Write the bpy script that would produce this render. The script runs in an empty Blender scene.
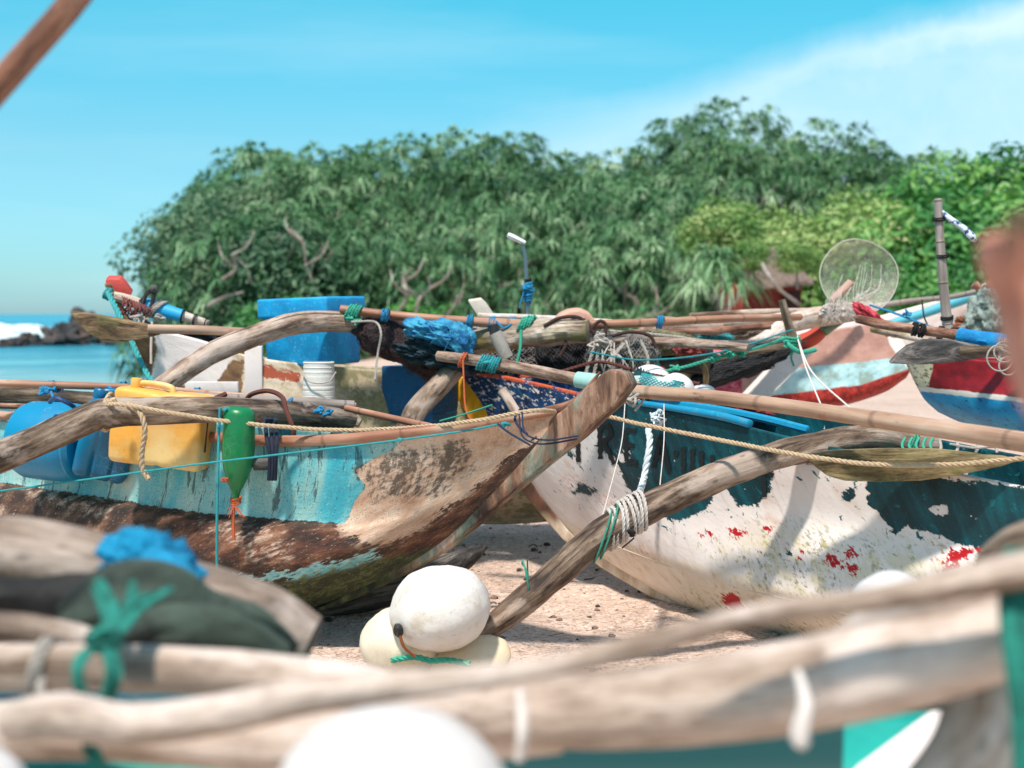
import bpy, bmesh, math, random
import numpy as np
from mathutils import Vector, Matrix, noise as mn
from mathutils.bvhtree import BVHTree

random.seed(7); np.random.seed(7)
S = bpy.context.scene
COL = S.collection
R = math.radians

# ------------------------------------------------------------------ camera
FPX = 1024*50/36.0
PITCH = math.atan(70/FPX)
CAMZ = 1.2
cam_d = bpy.data.cameras.new('camera'); cam = bpy.data.objects.new('camera', cam_d); COL.objects.link(cam)
cam_d.lens = 50; cam_d.sensor_width = 36; cam_d.clip_start = 0.05; cam_d.clip_end = 20000
cam.location = (0, 0, CAMZ); cam.rotation_euler = (math.pi/2-PITCH, 0, 0)
cam_d.dof.use_dof = True; cam_d.dof.focus_distance = 5.1; cam_d.dof.aperture_fstop = 2.9
S.camera = cam

# ------------------------------------------------------------------ sky and sun
SUN_EL, SUN_ROT = R(64), R(203)
w = bpy.data.worlds.new('World'); S.world = w; w.use_nodes = True
nt = w.node_tree; nt.nodes.clear()
def wn(t, **k):
    n = nt.nodes.new(t)
    for a, b in k.items(): setattr(n, a, b)
    return n
wo = wn('ShaderNodeOutputWorld'); bg = wn('ShaderNodeBackground'); bg.inputs[1].default_value = 0.15
sky = wn('ShaderNodeTexSky'); sky.sky_type = 'NISHITA'; sky.sun_disc = False
sky.sun_elevation = SUN_EL; sky.sun_rotation = SUN_ROT; sky.air_density = 1.0; sky.dust_density = 0.6; sky.ozone_density = 1.0
tc = wn('ShaderNodeTexCoord')
sep = wn('ShaderNodeSeparateXYZ'); nt.links.new(tc.outputs['Generated'], sep.inputs[0])
# tint: cyan high in the view, pale towards the horizon, near neutral overhead
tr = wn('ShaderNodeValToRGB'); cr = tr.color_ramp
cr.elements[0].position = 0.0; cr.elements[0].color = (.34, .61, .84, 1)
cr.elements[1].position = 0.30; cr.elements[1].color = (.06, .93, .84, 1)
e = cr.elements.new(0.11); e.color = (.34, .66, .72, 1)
e = cr.elements.new(0.5); e.color = (.85, .93, .84, 1)  # near-neutral band above the frame, added to lift the shadows
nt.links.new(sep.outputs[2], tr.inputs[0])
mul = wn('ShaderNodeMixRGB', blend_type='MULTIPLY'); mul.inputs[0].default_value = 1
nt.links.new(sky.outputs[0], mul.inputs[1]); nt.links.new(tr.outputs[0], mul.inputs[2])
# high thin cloud streaks
mp = wn('ShaderNodeMapping'); mp.inputs['Rotation'].default_value = (0, R(17), R(0)); mp.inputs['Scale'].default_value = (1.5, .6, 12)
nt.links.new(tc.outputs['Generated'], mp.inputs[0])
cn = wn('ShaderNodeTexNoise'); cn.inputs['Scale'].default_value = 1.5; cn.inputs['Detail'].default_value = 8; cn.inputs['Roughness'].default_value = .55; cn.inputs['Distortion'].default_value = .3
nt.links.new(mp.outputs[0], cn.inputs[0])
cr2 = wn('ShaderNodeValToRGB'); cr2.color_ramp.elements[0].position = .44; cr2.color_ramp.elements[1].position = .72
nt.links.new(cn.outputs[0], cr2.inputs[0])
# a broad band that climbs towards the right of the view: streak = distance to a slanted line in direction space
def wmath(op, a, b=None, c=None, clamp=False):
    n = wn('ShaderNodeMath', operation=op, use_clamp=clamp)
    for i, v in enumerate((a, b, c)):
        if v is None: continue
        if isinstance(v, (int, float)): n.inputs[i].default_value = v
        else: nt.links.new(v, n.inputs[i])
    return n.outputs[0]
X, Z = sep.outputs[0], sep.outputs[2]
nz = wn('ShaderNodeTexNoise'); nz.inputs['Scale'].default_value = 9; nz.inputs['Detail'].default_value = 9; nz.inputs['Roughness'].default_value = .65
nt.links.new(tc.outputs['Generated'], nz.inputs[0])
wob = wmath('MULTIPLY', wmath('SUBTRACT', nz.outputs[0], .5), .05)
line = wmath('ADD', wmath('SUBTRACT', Z, wmath('ADD', wmath('MULTIPLY', X, .235), .128)), wob)      # upper edge of the veil
veil = wmath('SUBTRACT', 1, wmath('MULTIPLY', wmath('ADD', line, .02), 28, clamp=True), clamp=True)
right = wmath('MULTIPLY_ADD', X, 2.6, .55, clamp=True)
l2 = wmath('ABSOLUTE', wmath('ADD', wmath('SUBTRACT', Z, wmath('ADD', wmath('MULTIPLY', X, .235), .118)), wob))
core = wmath('SUBTRACT', 1, wmath('MULTIPLY', l2, 75), clamp=True)
core = wmath('MULTIPLY', core, wmath('MULTIPLY_ADD', X, 3.5, -.25, clamp=True))
cl = wmath('MULTIPLY', wmath('MULTIPLY', veil, right), wmath('MULTIPLY_ADD', nz.outputs[0], .9, .12))
cl = wmath('ADD', wmath('MULTIPLY', cl, .85), wmath('MULTIPLY', core, .5))
cl = wmath('ADD', cl, wmath('MULTIPLY', cr2.outputs[0], .15), clamp=True)
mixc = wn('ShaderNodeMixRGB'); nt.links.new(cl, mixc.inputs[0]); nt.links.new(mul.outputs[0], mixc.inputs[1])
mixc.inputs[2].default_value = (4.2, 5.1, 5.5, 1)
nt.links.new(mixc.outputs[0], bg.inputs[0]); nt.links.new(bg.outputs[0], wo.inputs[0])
sd = bpy.data.lights.new('sun', 'SUN'); sd.energy = 3.7; sd.angle = R(4); sd.color = (1, .92, .84)
so = bpy.data.objects.new('sun', sd); COL.objects.link(so)
sv = Vector((math.sin(SUN_ROT)*math.cos(SUN_EL), math.cos(SUN_ROT)*math.cos(SUN_EL), math.sin(SUN_EL)))
so.rotation_euler = sv.to_track_quat('Z', 'Y').to_euler(); so.location = sv*30
vs = S.view_settings; S.display_settings.display_device = 'sRGB'
vs.view_transform = 'Standard'; vs.look = 'None'; vs.gamma = 1; vs.use_curve_mapping = False; vs.exposure = 0.5

# ------------------------------------------------------------------ geometry helpers
CAM = Vector((0, 0, CAMZ)); FW = Vector((0, math.cos(PITCH), -math.sin(PITCH))); UP = Vector((0, math.sin(PITCH), math.cos(PITCH))); RT = Vector((1, 0, 0))
def ray(px, py): return RT*((px-512)/FPX) + UP*(-(py-384)/FPX) + FW
def P(px, py, d): return CAM + ray(px, py)*d
def proj(p):
    v = p-CAM; d = v.dot(FW)
    return 512+FPX*v.dot(RT)/d, 384-FPX*v.dot(UP)/d
class Plane:                      # vertical plane along a boat's keel; w = offset towards the near side
    def __init__(s, A, B):
        s.o = Vector((A.x, A.y, 0)); s.a = Vector((B.x-A.x, B.y-A.y, 0)).normalized()
        s.p = Vector((s.a.y, -s.a.x, 0))
        if s.p.y > 0: s.p = -s.p
    def at(s, px, py, w=0.0):
        r = ray(px, py); t = (w-(CAM-s.o).dot(s.p))/r.dot(s.p)
        return CAM+r*t
def resample(pts, n):
    a = np.array([list(p) for p in pts], float)
    if len(a) == 2: a = np.array([a[0], (a[0]+a[1])/2, a[1]])
    L = np.concatenate([[0], np.cumsum(np.maximum(1e-6, np.linalg.norm(np.diff(a[:, :3], axis=0), axis=1)))])
    T = np.zeros_like(a)
    for i in range(len(a)):
        lo, hi = max(0, i-1), min(len(a)-1, i+1); T[i] = (a[hi]-a[lo])/(L[hi]-L[lo])
    out = []; s = np.linspace(0, L[-1], n)
    for q in s:
        i = min(len(a)-2, max(0, int(np.searchsorted(L, q, 'right'))-1)); h = L[i+1]-L[i]; t = (q-L[i])/h
        out.append((2*t**3-3*t**2+1)*a[i]+(t**3-2*t**2+t)*h*T[i]+(-2*t**3+3*t**2)*a[i+1]+(t**3-t**2)*h*T[i+1])
    return np.array(out)
def frames(pts):
    P_ = [Vector(p[:3]) for p in pts]; n = len(P_); out = []; ref = None
    for i in range(n):
        t = (P_[min(n-1, i+1)]-P_[max(0, i-1)])
        t = t.normalized() if t.length > 1e-9 else Vector((0, 0, 1))
        if ref is None:
            ref = Vector((0, 0, 1)) if abs(t.z) < .9 else Vector((1, 0, 0))
        u = (ref-t*ref.dot(t)); u = u.normalized() if u.length > 1e-6 else t.orthogonal().normalized()
        v = t.cross(u); ref = u; out.append((P_[i], t, u, v))
    return out
class MB:
    def __init__(s): s.v = []; s.f = []; s.st = []; s.attr = {}; s.flat = set()
    def add(s, v, f, st=None, flat=False):
        o = len(s.v); s.v += [Vector(p) for p in v]; s.st += (list(st) if st is not None else [tuple(p) for p in v])
        if flat: s.flat |= set(range(len(s.f), len(s.f)+len(f)))
        s.f += [tuple(i+o for i in q) for q in f]; return s
    def tube(s, pts, r=None, n=None, seg=10, amp=0.0, fr=6.0, caps=True, flatten=1.0, ang0=0):
        """pts: (point, radius) list or points with one radius"""
        if r is not None: pts = [tuple(p)+(r,) for p in pts]
        else: pts = [tuple(p[0])+(p[1],) for p in pts]
        if n is None: n = max(2, len(pts)*5)
        q = resample(pts, n) if n > len(pts) or len(pts) > 2 else np.array(pts)
        fs = frames(q); o = len(s.v); L = 0; sd = random.random()*90
        for i, (c, t, u, v) in enumerate(fs):
            if i: L += (c-fs[i-1][0]).length
            rr = max(1e-5, q[i][3])
            for k in range(seg):
                a = 2*math.pi*k/seg+ang0; ca, sa = math.cos(a), math.sin(a)
                k2 = 1+amp*(mn.noise(Vector((ca*1.1+sd, sa*1.1, L*fr)))*1.0+.5*mn.noise(Vector((ca*2.6, sa*2.6+sd, L*fr*2.5)))) if amp else 1
                s.v.append(c+(u*ca*flatten+v*sa)*rr*k2); s.st.append((ca*rr, sa*rr, L+sd))
        for i in range(n-1):
            for k in range(seg):
                a, b = o+i*seg+k, o+i*seg+(k+1) % seg
                s.f.append((a, b, b+seg, a+seg))
        if caps:
            for i, sg in ((0, -1), (n-1, 1)):
                c, t, u, v = fs[i]; rr = q[i][3]; b0 = len(s.v)
                for k in range(seg):
                    p = s.v[o+i*seg+k]; s.v.append(c+(p-c)*.8+t*sg*rr*.12); s.st.append((p.x*.3, p.y*.3, 5+rr))
                s.v.append(c+t*sg*rr*.14); s.st.append((0, 0, 5))
                for k in range(seg):
                    a, b = o+i*seg+k, o+i*seg+(k+1) % seg; a2, b2 = b0+k, b0+(k+1) % seg
                    if sg > 0: s.f += [(a, b, b2, a2), (a2, b2, b0+seg)]
                    else: s.f += [(b, a, a2, b2), (b2, a2, b0+seg)]
        return s
    def rope(s, pts, r, pitch=None, strands=3, dens=7, seg=5):
        pitch = pitch or r*7
        L = sum((Vector(pts[i+1])-Vector(pts[i])).length for i in range(len(pts)-1))
        n = max(6, int(L/pitch*dens)); q = resample([tuple(p) for p in pts], n); fs = frames(q); l = 0; cs = [[] for _ in range(strands)]
        for i, (c, t, u, v) in enumerate(fs):
            if i: l += (c-fs[i-1][0]).length
            for k in range(strands):
                a = 2*math.pi*(l/pitch+k/strands); cs[k].append(c+(u*math.cos(a)+v*math.sin(a))*r*.52)
        for k in range(strands):
            o = len(s.v); fs2 = frames(cs[k])
            for i, (c, t, u, v) in enumerate(fs2):
                for j in range(seg):
                    a = 2*math.pi*j/seg; s.v.append(c+(u*math.cos(a)+v*math.sin(a))*r*.56); s.st.append((c.x, c.y, c.z))
            for i in range(n-1):
                for j in range(seg):
                    a, b = o+i*seg+j, o+i*seg+(j+1) % seg; s.f.append((a, b, b+seg, a+seg))
        return s
    def bm(s, bm, M=None, st_scale=1, flat=False):
        bm.verts.ensure_lookup_table(); bm.verts.index_update()
        v = [(M @ x.co if M else x.co.copy()) for x in bm.verts]
        s.add(v, [tuple(x.index for x in f.verts) for f in bm.faces], [tuple(x.co*st_scale) for x in bm.verts], flat); bm.free(); return s
    def box(s, c, size, rot=None, bev=.004, segs=2, taper=1.0, sub=0):
        b = bmesh.new(); bmesh.ops.create_cube(b, size=1)
        for x in b.verts:
            k = taper if x.co.z < 0 else 1
            x.co = Vector((x.co.x*size[0]*k, x.co.y*size[1]*k, x.co.z*size[2]))
        if bev: bmesh.ops.bevel(b, geom=b.edges[:], offset=bev, segments=segs, profile=.6, affect='EDGES')
        if sub: bmesh.ops.subdivide_edges(b, edges=b.edges[:], cuts=sub, use_grid_fill=True)
        M = Matrix.Translation(c) @ ((rot.to_4x4()) if rot else Matrix())
        return s.bm(b, M)
    def prism(s, front, ext, bev=.004, segs=2):
        """closed polygon of world points pushed along ext"""
        b = bmesh.new(); vs_ = [b.verts.new(p) for p in front]; f = b.faces.new(vs_)
        r_ = bmesh.ops.extrude_face_region(b, geom=[f]); bmesh.ops.translate(b, verts=[g for g in r_['geom'] if isinstance(g, bmesh.types.BMVert)], vec=ext)
        bmesh.ops.recalc_face_normals(b, faces=b.faces[:])
        if bev: bmesh.ops.bevel(b, geom=b.edges[:], offset=bev, segments=segs, profile=.6, affect='EDGES')
        return s.bm(b)
    def lathe(s, prof, M, seg=28, amp=0, fr=8):
        o = len(s.v)
        for r_, z in prof:
            for k in range(seg):
                a = 2*math.pi*k/seg; p = Vector((r_*math.cos(a), r_*math.sin(a), z))
                if amp: p *= 1+amp*mn.noise(p*fr)
                s.v.append(M @ p); s.st.append(tuple(p))
        m = len(prof)
        for i in range(m-1):
            for k in range(seg):
                a, b = o+i*seg+k, o+i*seg+(k+1) % seg; s.f.append((a, b, b+seg, a+seg))
        for i, fl in ((0, 1), (m-1, 0)):
            q = [o+i*seg+k for k in range(seg)]; s.f.append(tuple(reversed(q)) if fl else tuple(q))
        return s
    def blob(s, c, size, rot=None, amp=.15, fr=3, seg=40, rings=24, ridged=0.0, seed=None, floor=None):
        sd = Vector((random.random()*50,)*3) if seed is None else Vector((seed,)*3)
        def fn(th, ph, out=0.0):
            d = Vector((math.cos(th)*math.sin(ph), math.sin(th)*math.sin(ph), math.cos(ph)))
            k = 1+amp*mn.fractal(d*fr+sd, 1, 2, 4)
            if ridged: k += ridged*(abs(mn.noise(d*fr*1.7+sd*2))*-1.6+.4)+ridged*.5*(abs(mn.noise(d*fr*4+sd))*-1.6+.4)
            p = Vector((d.x*size[0], d.y*size[1], d.z*size[2]))*(k+out)
            if rot: p = rot @ p
            p = Vector(c)+p
            if floor is not None and p.z < floor: p.z = floor+(p.z-floor)*.05
            return p
        v = []; st = []
        for i in range(rings+1):
            for k in range(seg):
                p = fn(2*math.pi*k/seg, math.pi*(i*.999+.0005*rings)/rings); v.append(p); st.append(tuple(p))
        f = [(i*seg+k, (i+1)*seg+k, (i+1)*seg+(k+1) % seg, i*seg+(k+1) % seg) for i in range(rings) for k in range(seg)]
        s.add(v, f, st); return fn
    def mesh(s, name, base, smooth=True):
        me = bpy.data.meshes.new(name)
        me.from_pydata([tuple(p-base) for p in s.v], [], s.f); me.update()
        if smooth: me.polygons.foreach_set('use_smooth', [i not in s.flat for i in range(len(s.f))])
        if len(s.st) == len(s.v):
            a = me.attributes.new('st', 'FLOAT_VECTOR', 'POINT'); a.data.foreach_set('vector', np.array([tuple(x) for x in s.st], dtype=np.float32).ravel())
        for k, vals in s.attr.items():
            a = me.attributes.new(k, 'FLOAT', 'POINT'); a.data.foreach_set('value', np.array(vals, dtype=np.float32))
        return me
MESHCOUNT = {}
class Thing:
    def __init__(s, name, label=None, cat=None, group=None, kind=None, base=None):
        s.name, s.label, s.cat, s.group, s.kind, s.base = name, label, cat, group, kind, base; s.parts = []
    def part(s, name, mb, mat, parent=None, label=None, smooth=True, auto=True, solid=0):
        s.parts.append([name, mb, mat, parent, label, smooth, auto, solid]); return len(s.parts)-1
    def done(s):
        if not s.parts: return None
        if s.base is None:
            a = np.array([tuple(p) for q in s.parts for p in q[1].v]); s.base = Vector(((a[:, 0].min()+a[:, 0].max())/2, (a[:, 1].min()+a[:, 1].max())/2, a[:, 2].min()))
        objs = []
        single = len(s.parts) == 1
        if not single:
            root = bpy.data.objects.new(s.name, None); root.empty_display_size = .1; COL.objects.link(root); root.location = s.base
        for name, mb, mat, parent, label, smooth, auto, solid in s.parts:
            me = mb.mesh(name if not single else s.name, s.base, smooth); me.materials.append(mat)
            o = bpy.data.objects.new(s.name if single else name, me); COL.objects.link(o)
            if single: o.location = s.base; root = o
            else: o.parent = objs[parent] if parent is not None else root
            if smooth and auto:
                try: me.set_sharp_from_angle(angle=R(40))
                except Exception: pass
            if solid:
                m = o.modifiers.new('thickness', 'SOLIDIFY'); m.thickness = solid; m.offset = -1
            if label and not single: o['label'] = label
            objs.append(o)
        if s.label: root['label'] = s.label
        if s.cat: root['category'] = s.cat
        if s.group: root['group'] = s.group
        if s.kind: root['kind'] = s.kind
        s.root = root; s.objs = objs
        return root
def one(name, mb, mat, label=None, cat=None, group=None, kind=None, **k):
    t = Thing(name, label, cat, group, kind); t.part(name, mb, mat, **k); return t.done()
def copy_tree(o, parent=None):
    c = o.copy(); COL.objects.link(c)
    if parent: c.parent = parent
    for ch in list(o.children): copy_tree(ch, c)
    return c

# ------------------------------------------------------------------ materials
def lin(h, k=1.0):
    h = h.lstrip('#'); out = []
    for i in (0, 2, 4):
        x = int(h[i:i+2], 16)/255; out.append(min(1, (x/12.92 if x <= .04045 else ((x+.055)/1.055)**2.4)*k))
    return tuple(out)+(1,)
class M:
    def __init__(s, name, coord='st', scale=(1, 1, 1), rough=.8, rnd=False):
        s.m = bpy.data.materials.new(name); s.m.use_nodes = True; s.t = s.m.node_tree; s.t.nodes.clear()
        s.out = s.n('ShaderNodeOutputMaterial'); s.b = s.n('ShaderNodeBsdfPrincipled'); s.l(s.b.outputs[0], s.out.inputs[0])
        s.b.inputs['Roughness'].default_value = rough
        if coord == 'st':
            a = s.n('ShaderNodeAttribute'); a.attribute_name = 'st'; c = a.outputs['Vector']
        elif coord == 'world': c = s.n('ShaderNodeNewGeometry').outputs['Position']
        else: c = s.n('ShaderNodeTexCoord').outputs[coord]
        if rnd:
            oi = s.n('ShaderNodeObjectInfo'); mm = s.n('ShaderNodeVectorMath'); mm.operation = 'ADD'
            sc = s.n('ShaderNodeMath'); sc.operation = 'MULTIPLY'; sc.inputs[1].default_value = 40; s.l(oi.outputs['Random'], sc.inputs[0])
            s.l(c, mm.inputs[0]); s.l(sc.outputs[0], mm.inputs[1]); c = mm.outputs[0]
        s.c = s.map(c, scale) if scale != (1, 1, 1) else c; s.h = None
    def n(s, t, **k):
        x = s.t.nodes.new(t)
        for a, b in k.items(): setattr(x, a, b)
        return x
    def l(s, a, b): s.t.links.new(a, b)
    def put(s, v, inp):
        if isinstance(v, bpy.types.NodeSocket): s.l(v, inp)
        elif isinstance(v, (int, float)) and inp.type == 'RGBA': inp.default_value = (v, v, v, 1)
        else: inp.default_value = v
    def map(s, c, scale, rot=(0, 0, 0), loc=(0, 0, 0)):
        m = s.n('ShaderNodeMapping'); m.inputs['Scale'].default_value = scale; m.inputs['Rotation'].default_value = rot; m.inputs['Location'].default_value = loc
        s.l(c, m.inputs[0]); return m.outputs[0]
    def noise(s, scale, detail=4, rough=.55, dist=0, c=None, ms=None, col=False):
        x = s.n('ShaderNodeTexNoise'); c = c or s.c
        if ms: c = s.map(c, ms)
        s.l(c, x.inputs['Vector']); x.inputs['Scale'].default_value = scale; x.inputs['Detail'].default_value = detail
        x.inputs['Roughness'].default_value = rough; x.inputs['Distortion'].default_value = dist; return x.outputs[1 if col else 0]
    def voro(s, scale, feat='F1', c=None, ms=None, out=0, rnd=1):
        x = s.n('ShaderNodeTexVoronoi', feature=feat); c = c or s.c
        if ms: c = s.map(c, ms)
        s.l(c, x.inputs['Vector']); x.inputs['Scale'].default_value = scale; x.inputs['Randomness'].default_value = rnd; return x.outputs[out]
    def ramp(s, f, stops, interp='LINEAR'):
        x = s.n('ShaderNodeValToRGB'); r_ = x.color_ramp; r_.interpolation = interp
        while len(r_.elements) > 1: r_.elements.remove(r_.elements[0])
        for i, (p, c) in enumerate(stops):
            e_ = r_.elements[0] if i == 0 else r_.elements.new(p); e_.position = p
            e_.color = c if not isinstance(c, (int, float)) else (c, c, c, 1)
        s.l(f, x.inputs[0]); return x.outputs[0]
    def mix(s, f, a, b, mode='MIX'):
        x = s.n('ShaderNodeMixRGB', blend_type=mode); s.put(f, x.inputs[0]); s.put(a, x.inputs[1]); s.put(b, x.inputs[2]); return x.outputs[0]
    def math(s, op, a, b=0.0, c=None, clamp=False):
        x = s.n('ShaderNodeMath', operation=op, use_clamp=clamp); s.put(a, x.inputs[0]); s.put(b, x.inputs[1])
        if c is not None: s.put(c, x.inputs[2])
        return x.outputs[0]
    def step(s, v, lo, hi):          # smooth 0..1
        x = s.n('ShaderNodeMapRange', interpolation_type='SMOOTHSTEP'); s.put(v, x.inputs[0]); x.inputs[1].default_value = lo; x.inputs[2].default_value = hi; return x.outputs[0]
    def attr(s, name):
        a = s.n('ShaderNodeAttribute'); a.attribute_name = name; return a.outputs['Fac']
    def bump(s, h, strength=.5, dist=.01):
        x = s.n('ShaderNodeBump'); x.inputs['Strength'].default_value = strength; x.inputs['Distance'].default_value = dist
        s.put(h, x.inputs['Height'])
        if s.h: s.l(s.h, x.inputs['Normal'])
        s.h = x.outputs[0]; s.l(s.h, s.b.inputs['Normal'])
    def color(s, c): s.put(c, s.b.inputs['Base Color'])
    def rough(s, r_): s.put(r_, s.b.inputs['Roughness'])

def wood(name, dark, mid, light, k=1.0, grain=26, moss=None, mossamt=.5, cracks=True, pale=None):
    m = M(name, rnd=True)
    g = m.noise(grain, 6, .65, .8, ms=(1, 1, .14)); big = m.noise(7, 5, .65, ms=(1, 1, .5)); fine = m.noise(160, 4, .7, ms=(1, 1, .2))
    v = m.math('ADD', m.math('MULTIPLY', g, .7), m.math('MULTIPLY', big, .45))
    c = m.ramp(v, [(.46, lin(dark, k)), (.56, lin(mid, k)), (.68, lin(light, k))])
    c = m.mix(m.math('MULTIPLY', m.step(fine, .48, .68), .5), c, lin(dark, k*.6))
    if pale: c = m.mix(m.math('MULTIPLY', m.step(m.noise(9, 5, .6, .4, ms=(1, 1, .5)), .52, .66), .8), c, lin(pale, k))
    if moss: c = m.mix(m.math('MULTIPLY', m.step(m.noise(7, 6, .65), .62-mossamt*.2, .70-mossamt*.12), .85), c, lin(moss, k))
    if cracks:
        cr_ = m.step(m.noise(34, 2, .5, 1.2, ms=(1, 1, .035)), .66, .72)
        c = m.mix(m.math('MULTIPLY', cr_, .75), c, lin(dark, k*.25)); m.bump(m.math('SUBTRACT', 1, cr_), .6, .004)
    spots = m.step(m.voro(22, ms=(1, 1, .5)), .16, .08)
    c = m.mix(m.math('MULTIPLY', spots, .45), c, lin(dark, k*.5))
    m.color(c); m.rough(.82); m.bump(v, .9, .012); m.bump(fine, .25, .002)
    return m.m
def bamboo(name, a, b, k=1.0, node=3.3):
    m = M(name, rnd=True)
    v = m.noise(40, 4, .6, ms=(1, 1, .05)); big = m.noise(7, 3, ms=(1, 1, .5))
    c = m.ramp(m.math('ADD', m.math('MULTIPLY', v, .6), m.math('MULTIPLY', big, .5)), [(.4, lin(b, k)), (.58, lin(a, k)), (.78, lin('d8c4b0', k))])
    sx = m.n('ShaderNodeSeparateXYZ'); m.l(m.c, sx.inputs[0])
    fr = m.math('FRACT', m.math('MULTIPLY', sx.outputs[2], node)); ring = m.math('MULTIPLY', m.step(fr, .0, .03), m.step(fr, .07, .035))
    c = m.mix(m.math('MULTIPLY', ring, .4), c, lin('5a4030', k)); dk = m.step(m.noise(14, 5, .7, ms=(1, 1, .4)), .6, .7)
    c = m.mix(m.math('MULTIPLY', dk, .55), c, lin('4a342a', k))
    c = m.mix(m.math('MULTIPLY', m.step(m.noise(9, 3, .7, .5), .62, .7), .5), c, lin('b05f42', k))
    m.color(c); m.rough(.6); m.bump(ring, .6, .005); m.bump(v, .3, .002); return m.m
def ropem(name, col, k=1.0, dirt=.4, col2=None):
    m = M(name, rnd=True); a = m.noise(60, 4, .7); b = m.noise(500, 2, .6)
    c = m.mix(m.math('MULTIPLY', m.step(a, .45, .7), dirt), lin(col, k), lin(col2 or col, k*(.5 if not col2 else 1)))
    c = m.mix(m.math('MULTIPLY', m.step(b, .5, .8), .3), c, lin(col, k*.45)); m.color(c); m.rough(.9); m.bump(b, .5, .001); return m.m
def plastic(name, col, k=1.0, rough=.35, dirt='8a7d6a', amt=.25, streak=True, fade=None):
    m = M(name, rnd=True); m.color(0.5)
    c = lin(col, k)
    if fade: c = m.mix(m.step(m.noise(4, 4, .6), .4, .65), c, lin(fade, k))
    d = m.step(m.noise(9, 7, .7), .50, .72); f = m.noise(120, 3, .6)
    c = m.mix(m.math('MULTIPLY', d, amt), c, lin(dirt)); c = m.mix(m.math('MULTIPLY', m.step(f, .6, .75), amt), c, lin(dirt, .5))
    sc = m.step(m.voro(30, 'DISTANCE_TO_EDGE', ms=(1, .25, 1.4)), .02, .005)
    c = m.mix(m.math('MULTIPLY', sc, m.math('MULTIPLY', m.step(m.noise(6), .5, .6), .18)), c, lin('ffffff', .7))
    m.color(c); m.rough(m.math('MULTIPLY_ADD', d, .35, rough)); m.bump(m.noise(18, 4), .25, .006); m.bump(f, .12, .001); return m.m
def cloth(name, col, k=1.0, col2=None, sc=8, thread=600):
    m = M(name, rnd=True); c = m.mix(m.step(m.noise(sc, 5, .6), .4, .65), lin(col, k), lin(col2 or col, k*(.55 if not col2 else 1)))
    f = m.noise(thread, 2); c = m.mix(m.math('MULTIPLY', m.step(f, .5, .8), .3), c, lin(col, k*.4)); m.color(c); m.rough(.9); m.bump(m.noise(sc*5, 5, .6), .5, .01); m.bump(f, .4, .001); return m.m

K = .88
WD = dict(
 grey=wood('weathered_grey_wood', '5c4334', 'a08470', 'ccb4a2', K, pale='d4bfb0'),
 dark=wood('dark_wet_wood', '2e241e', '66543f', '93806c', K),
 boom=wood('boom_log_wood', '33251d', '78624f', 'b39c88', K, pale='b8a596'),
 pale=wood('pale_wood', '8c7460', 'c9b3a0', 'e6d8cc', K, pale='efe4dc'),
 blur=wood('sun_bleached_log', '75604f', 'b8a393', 'dccbbf', 1.0, grain=14, pale='d8c8bd'),
 blurd=wood('sun_bleached_bark', '4e4036', '8c7868', 'b8a698', .95, grain=14, pale='c4b4a8'),
 brown=wood('brown_paddle_wood', '43311f', '7a5f42', 'a88a66', K, moss='6d6a3a', mossamt=.6),
 moss=wood('mossy_log_wood', '5c4838', 'a8937f', 'd6c6b4', K, moss='8d8245', mossamt=.6),
 black=wood('charred_dark_wood', '1a1a1a', '3a3836', '62605c', K),
 olive=wood('olive_stained_board', '3a2f18', '776440', 'a8966a', K, moss='75703c', mossamt=.3),
 red=wood('reddish_brown_pole', '5a382a', '9c6a52', 'caa08a', K),
)
BAM = bamboo('bamboo', 'b58468', '8f553c', K); BAM2 = bamboo('pale_bamboo', 'bd9a80', '96725a', K, 2.1); BAM3 = bamboo('grey_bamboo', '9d9088', '6e6058', K, 5)
# ================================================================== THE SETTING
def sstep(x, a, b):
    t = min(1, max(0, (x-a)/(b-a))); return t*t*(3-2*t)
SEA = -.85
def ground_z(x, y):
    g = -2.2*sstep(-x-.06*y, 1.2, 8.0)*sstep(y, 9, 26)
    g -= 3.0*sstep(y, 90, 160)
    near = sstep(40-y, 0, 30)
    g += near*(.05*mn.noise(Vector((x*.35, y*.35, 3)))+.024*mn.noise(Vector((x*1.6, y*1.6, 1)))+.016*mn.noise(Vector((x*4.2, y*4.2, 1)))+.006*mn.noise(Vector((x*9, y*9, 1))))
    return g
def sheet(xs, ys, zf):
    mb = MB(); v = [Vector((x, y, zf(x, y))) for y in ys for x in xs]; n = len(xs)
    mb.add(v, [(j*n+i, j*n+i+1, (j+1)*n+i+1, (j+1)*n+i) for j in range(len(ys)-1) for i in range(n-1)]); return mb
def spaced(a, b, n, p=1.0): return [a+(b-a)*(i/n)**p for i in range(n+1)]
xs = [-5000, -800, -200, -80]+[-40+.8*i for i in range(46)]+[-3.2+.05*i for i in range(129)]+[3.3+.8*i for i in range(60)]+[90, 300, 1500, 5000]
ys = [-60, -20, -6]+[0+.25*i for i in range(10)]+[2.5+.05*i for i in range(130)]+[9.1+.5*i for i in range(80)]+[55, 80, 100, 130, 170, 400, 2000, 9000]
m = M('beach_sand', 'world')
f1 = m.voro(70, 'F1', out=1); f1d = m.voro(70, 'F1'); fine = m.noise(220, 3, .6); big = m.noise(1.3, 4)
gr = m.n('ShaderNodeSeparateColor'); m.l(f1, gr.inputs[0])
c = m.ramp(gr.outputs[0], [(0, lin('6e5a50')), (.10, lin('a58e7e')), (.25, lin('d0b6a6')), (.7, lin('e2ccbd')), (.9, lin('efe2d8')), (1, lin('f5ece4'))])
c = m.mix(.45, c, m.ramp(big, [(.35, lin('c0a595')), (.6, lin('e0c9bb'))]))
c = m.mix(m.math('MULTIPLY', m.step(m.noise(26, 5, .7), .63, .72), .6), c, lin('4a3a32'))
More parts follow.
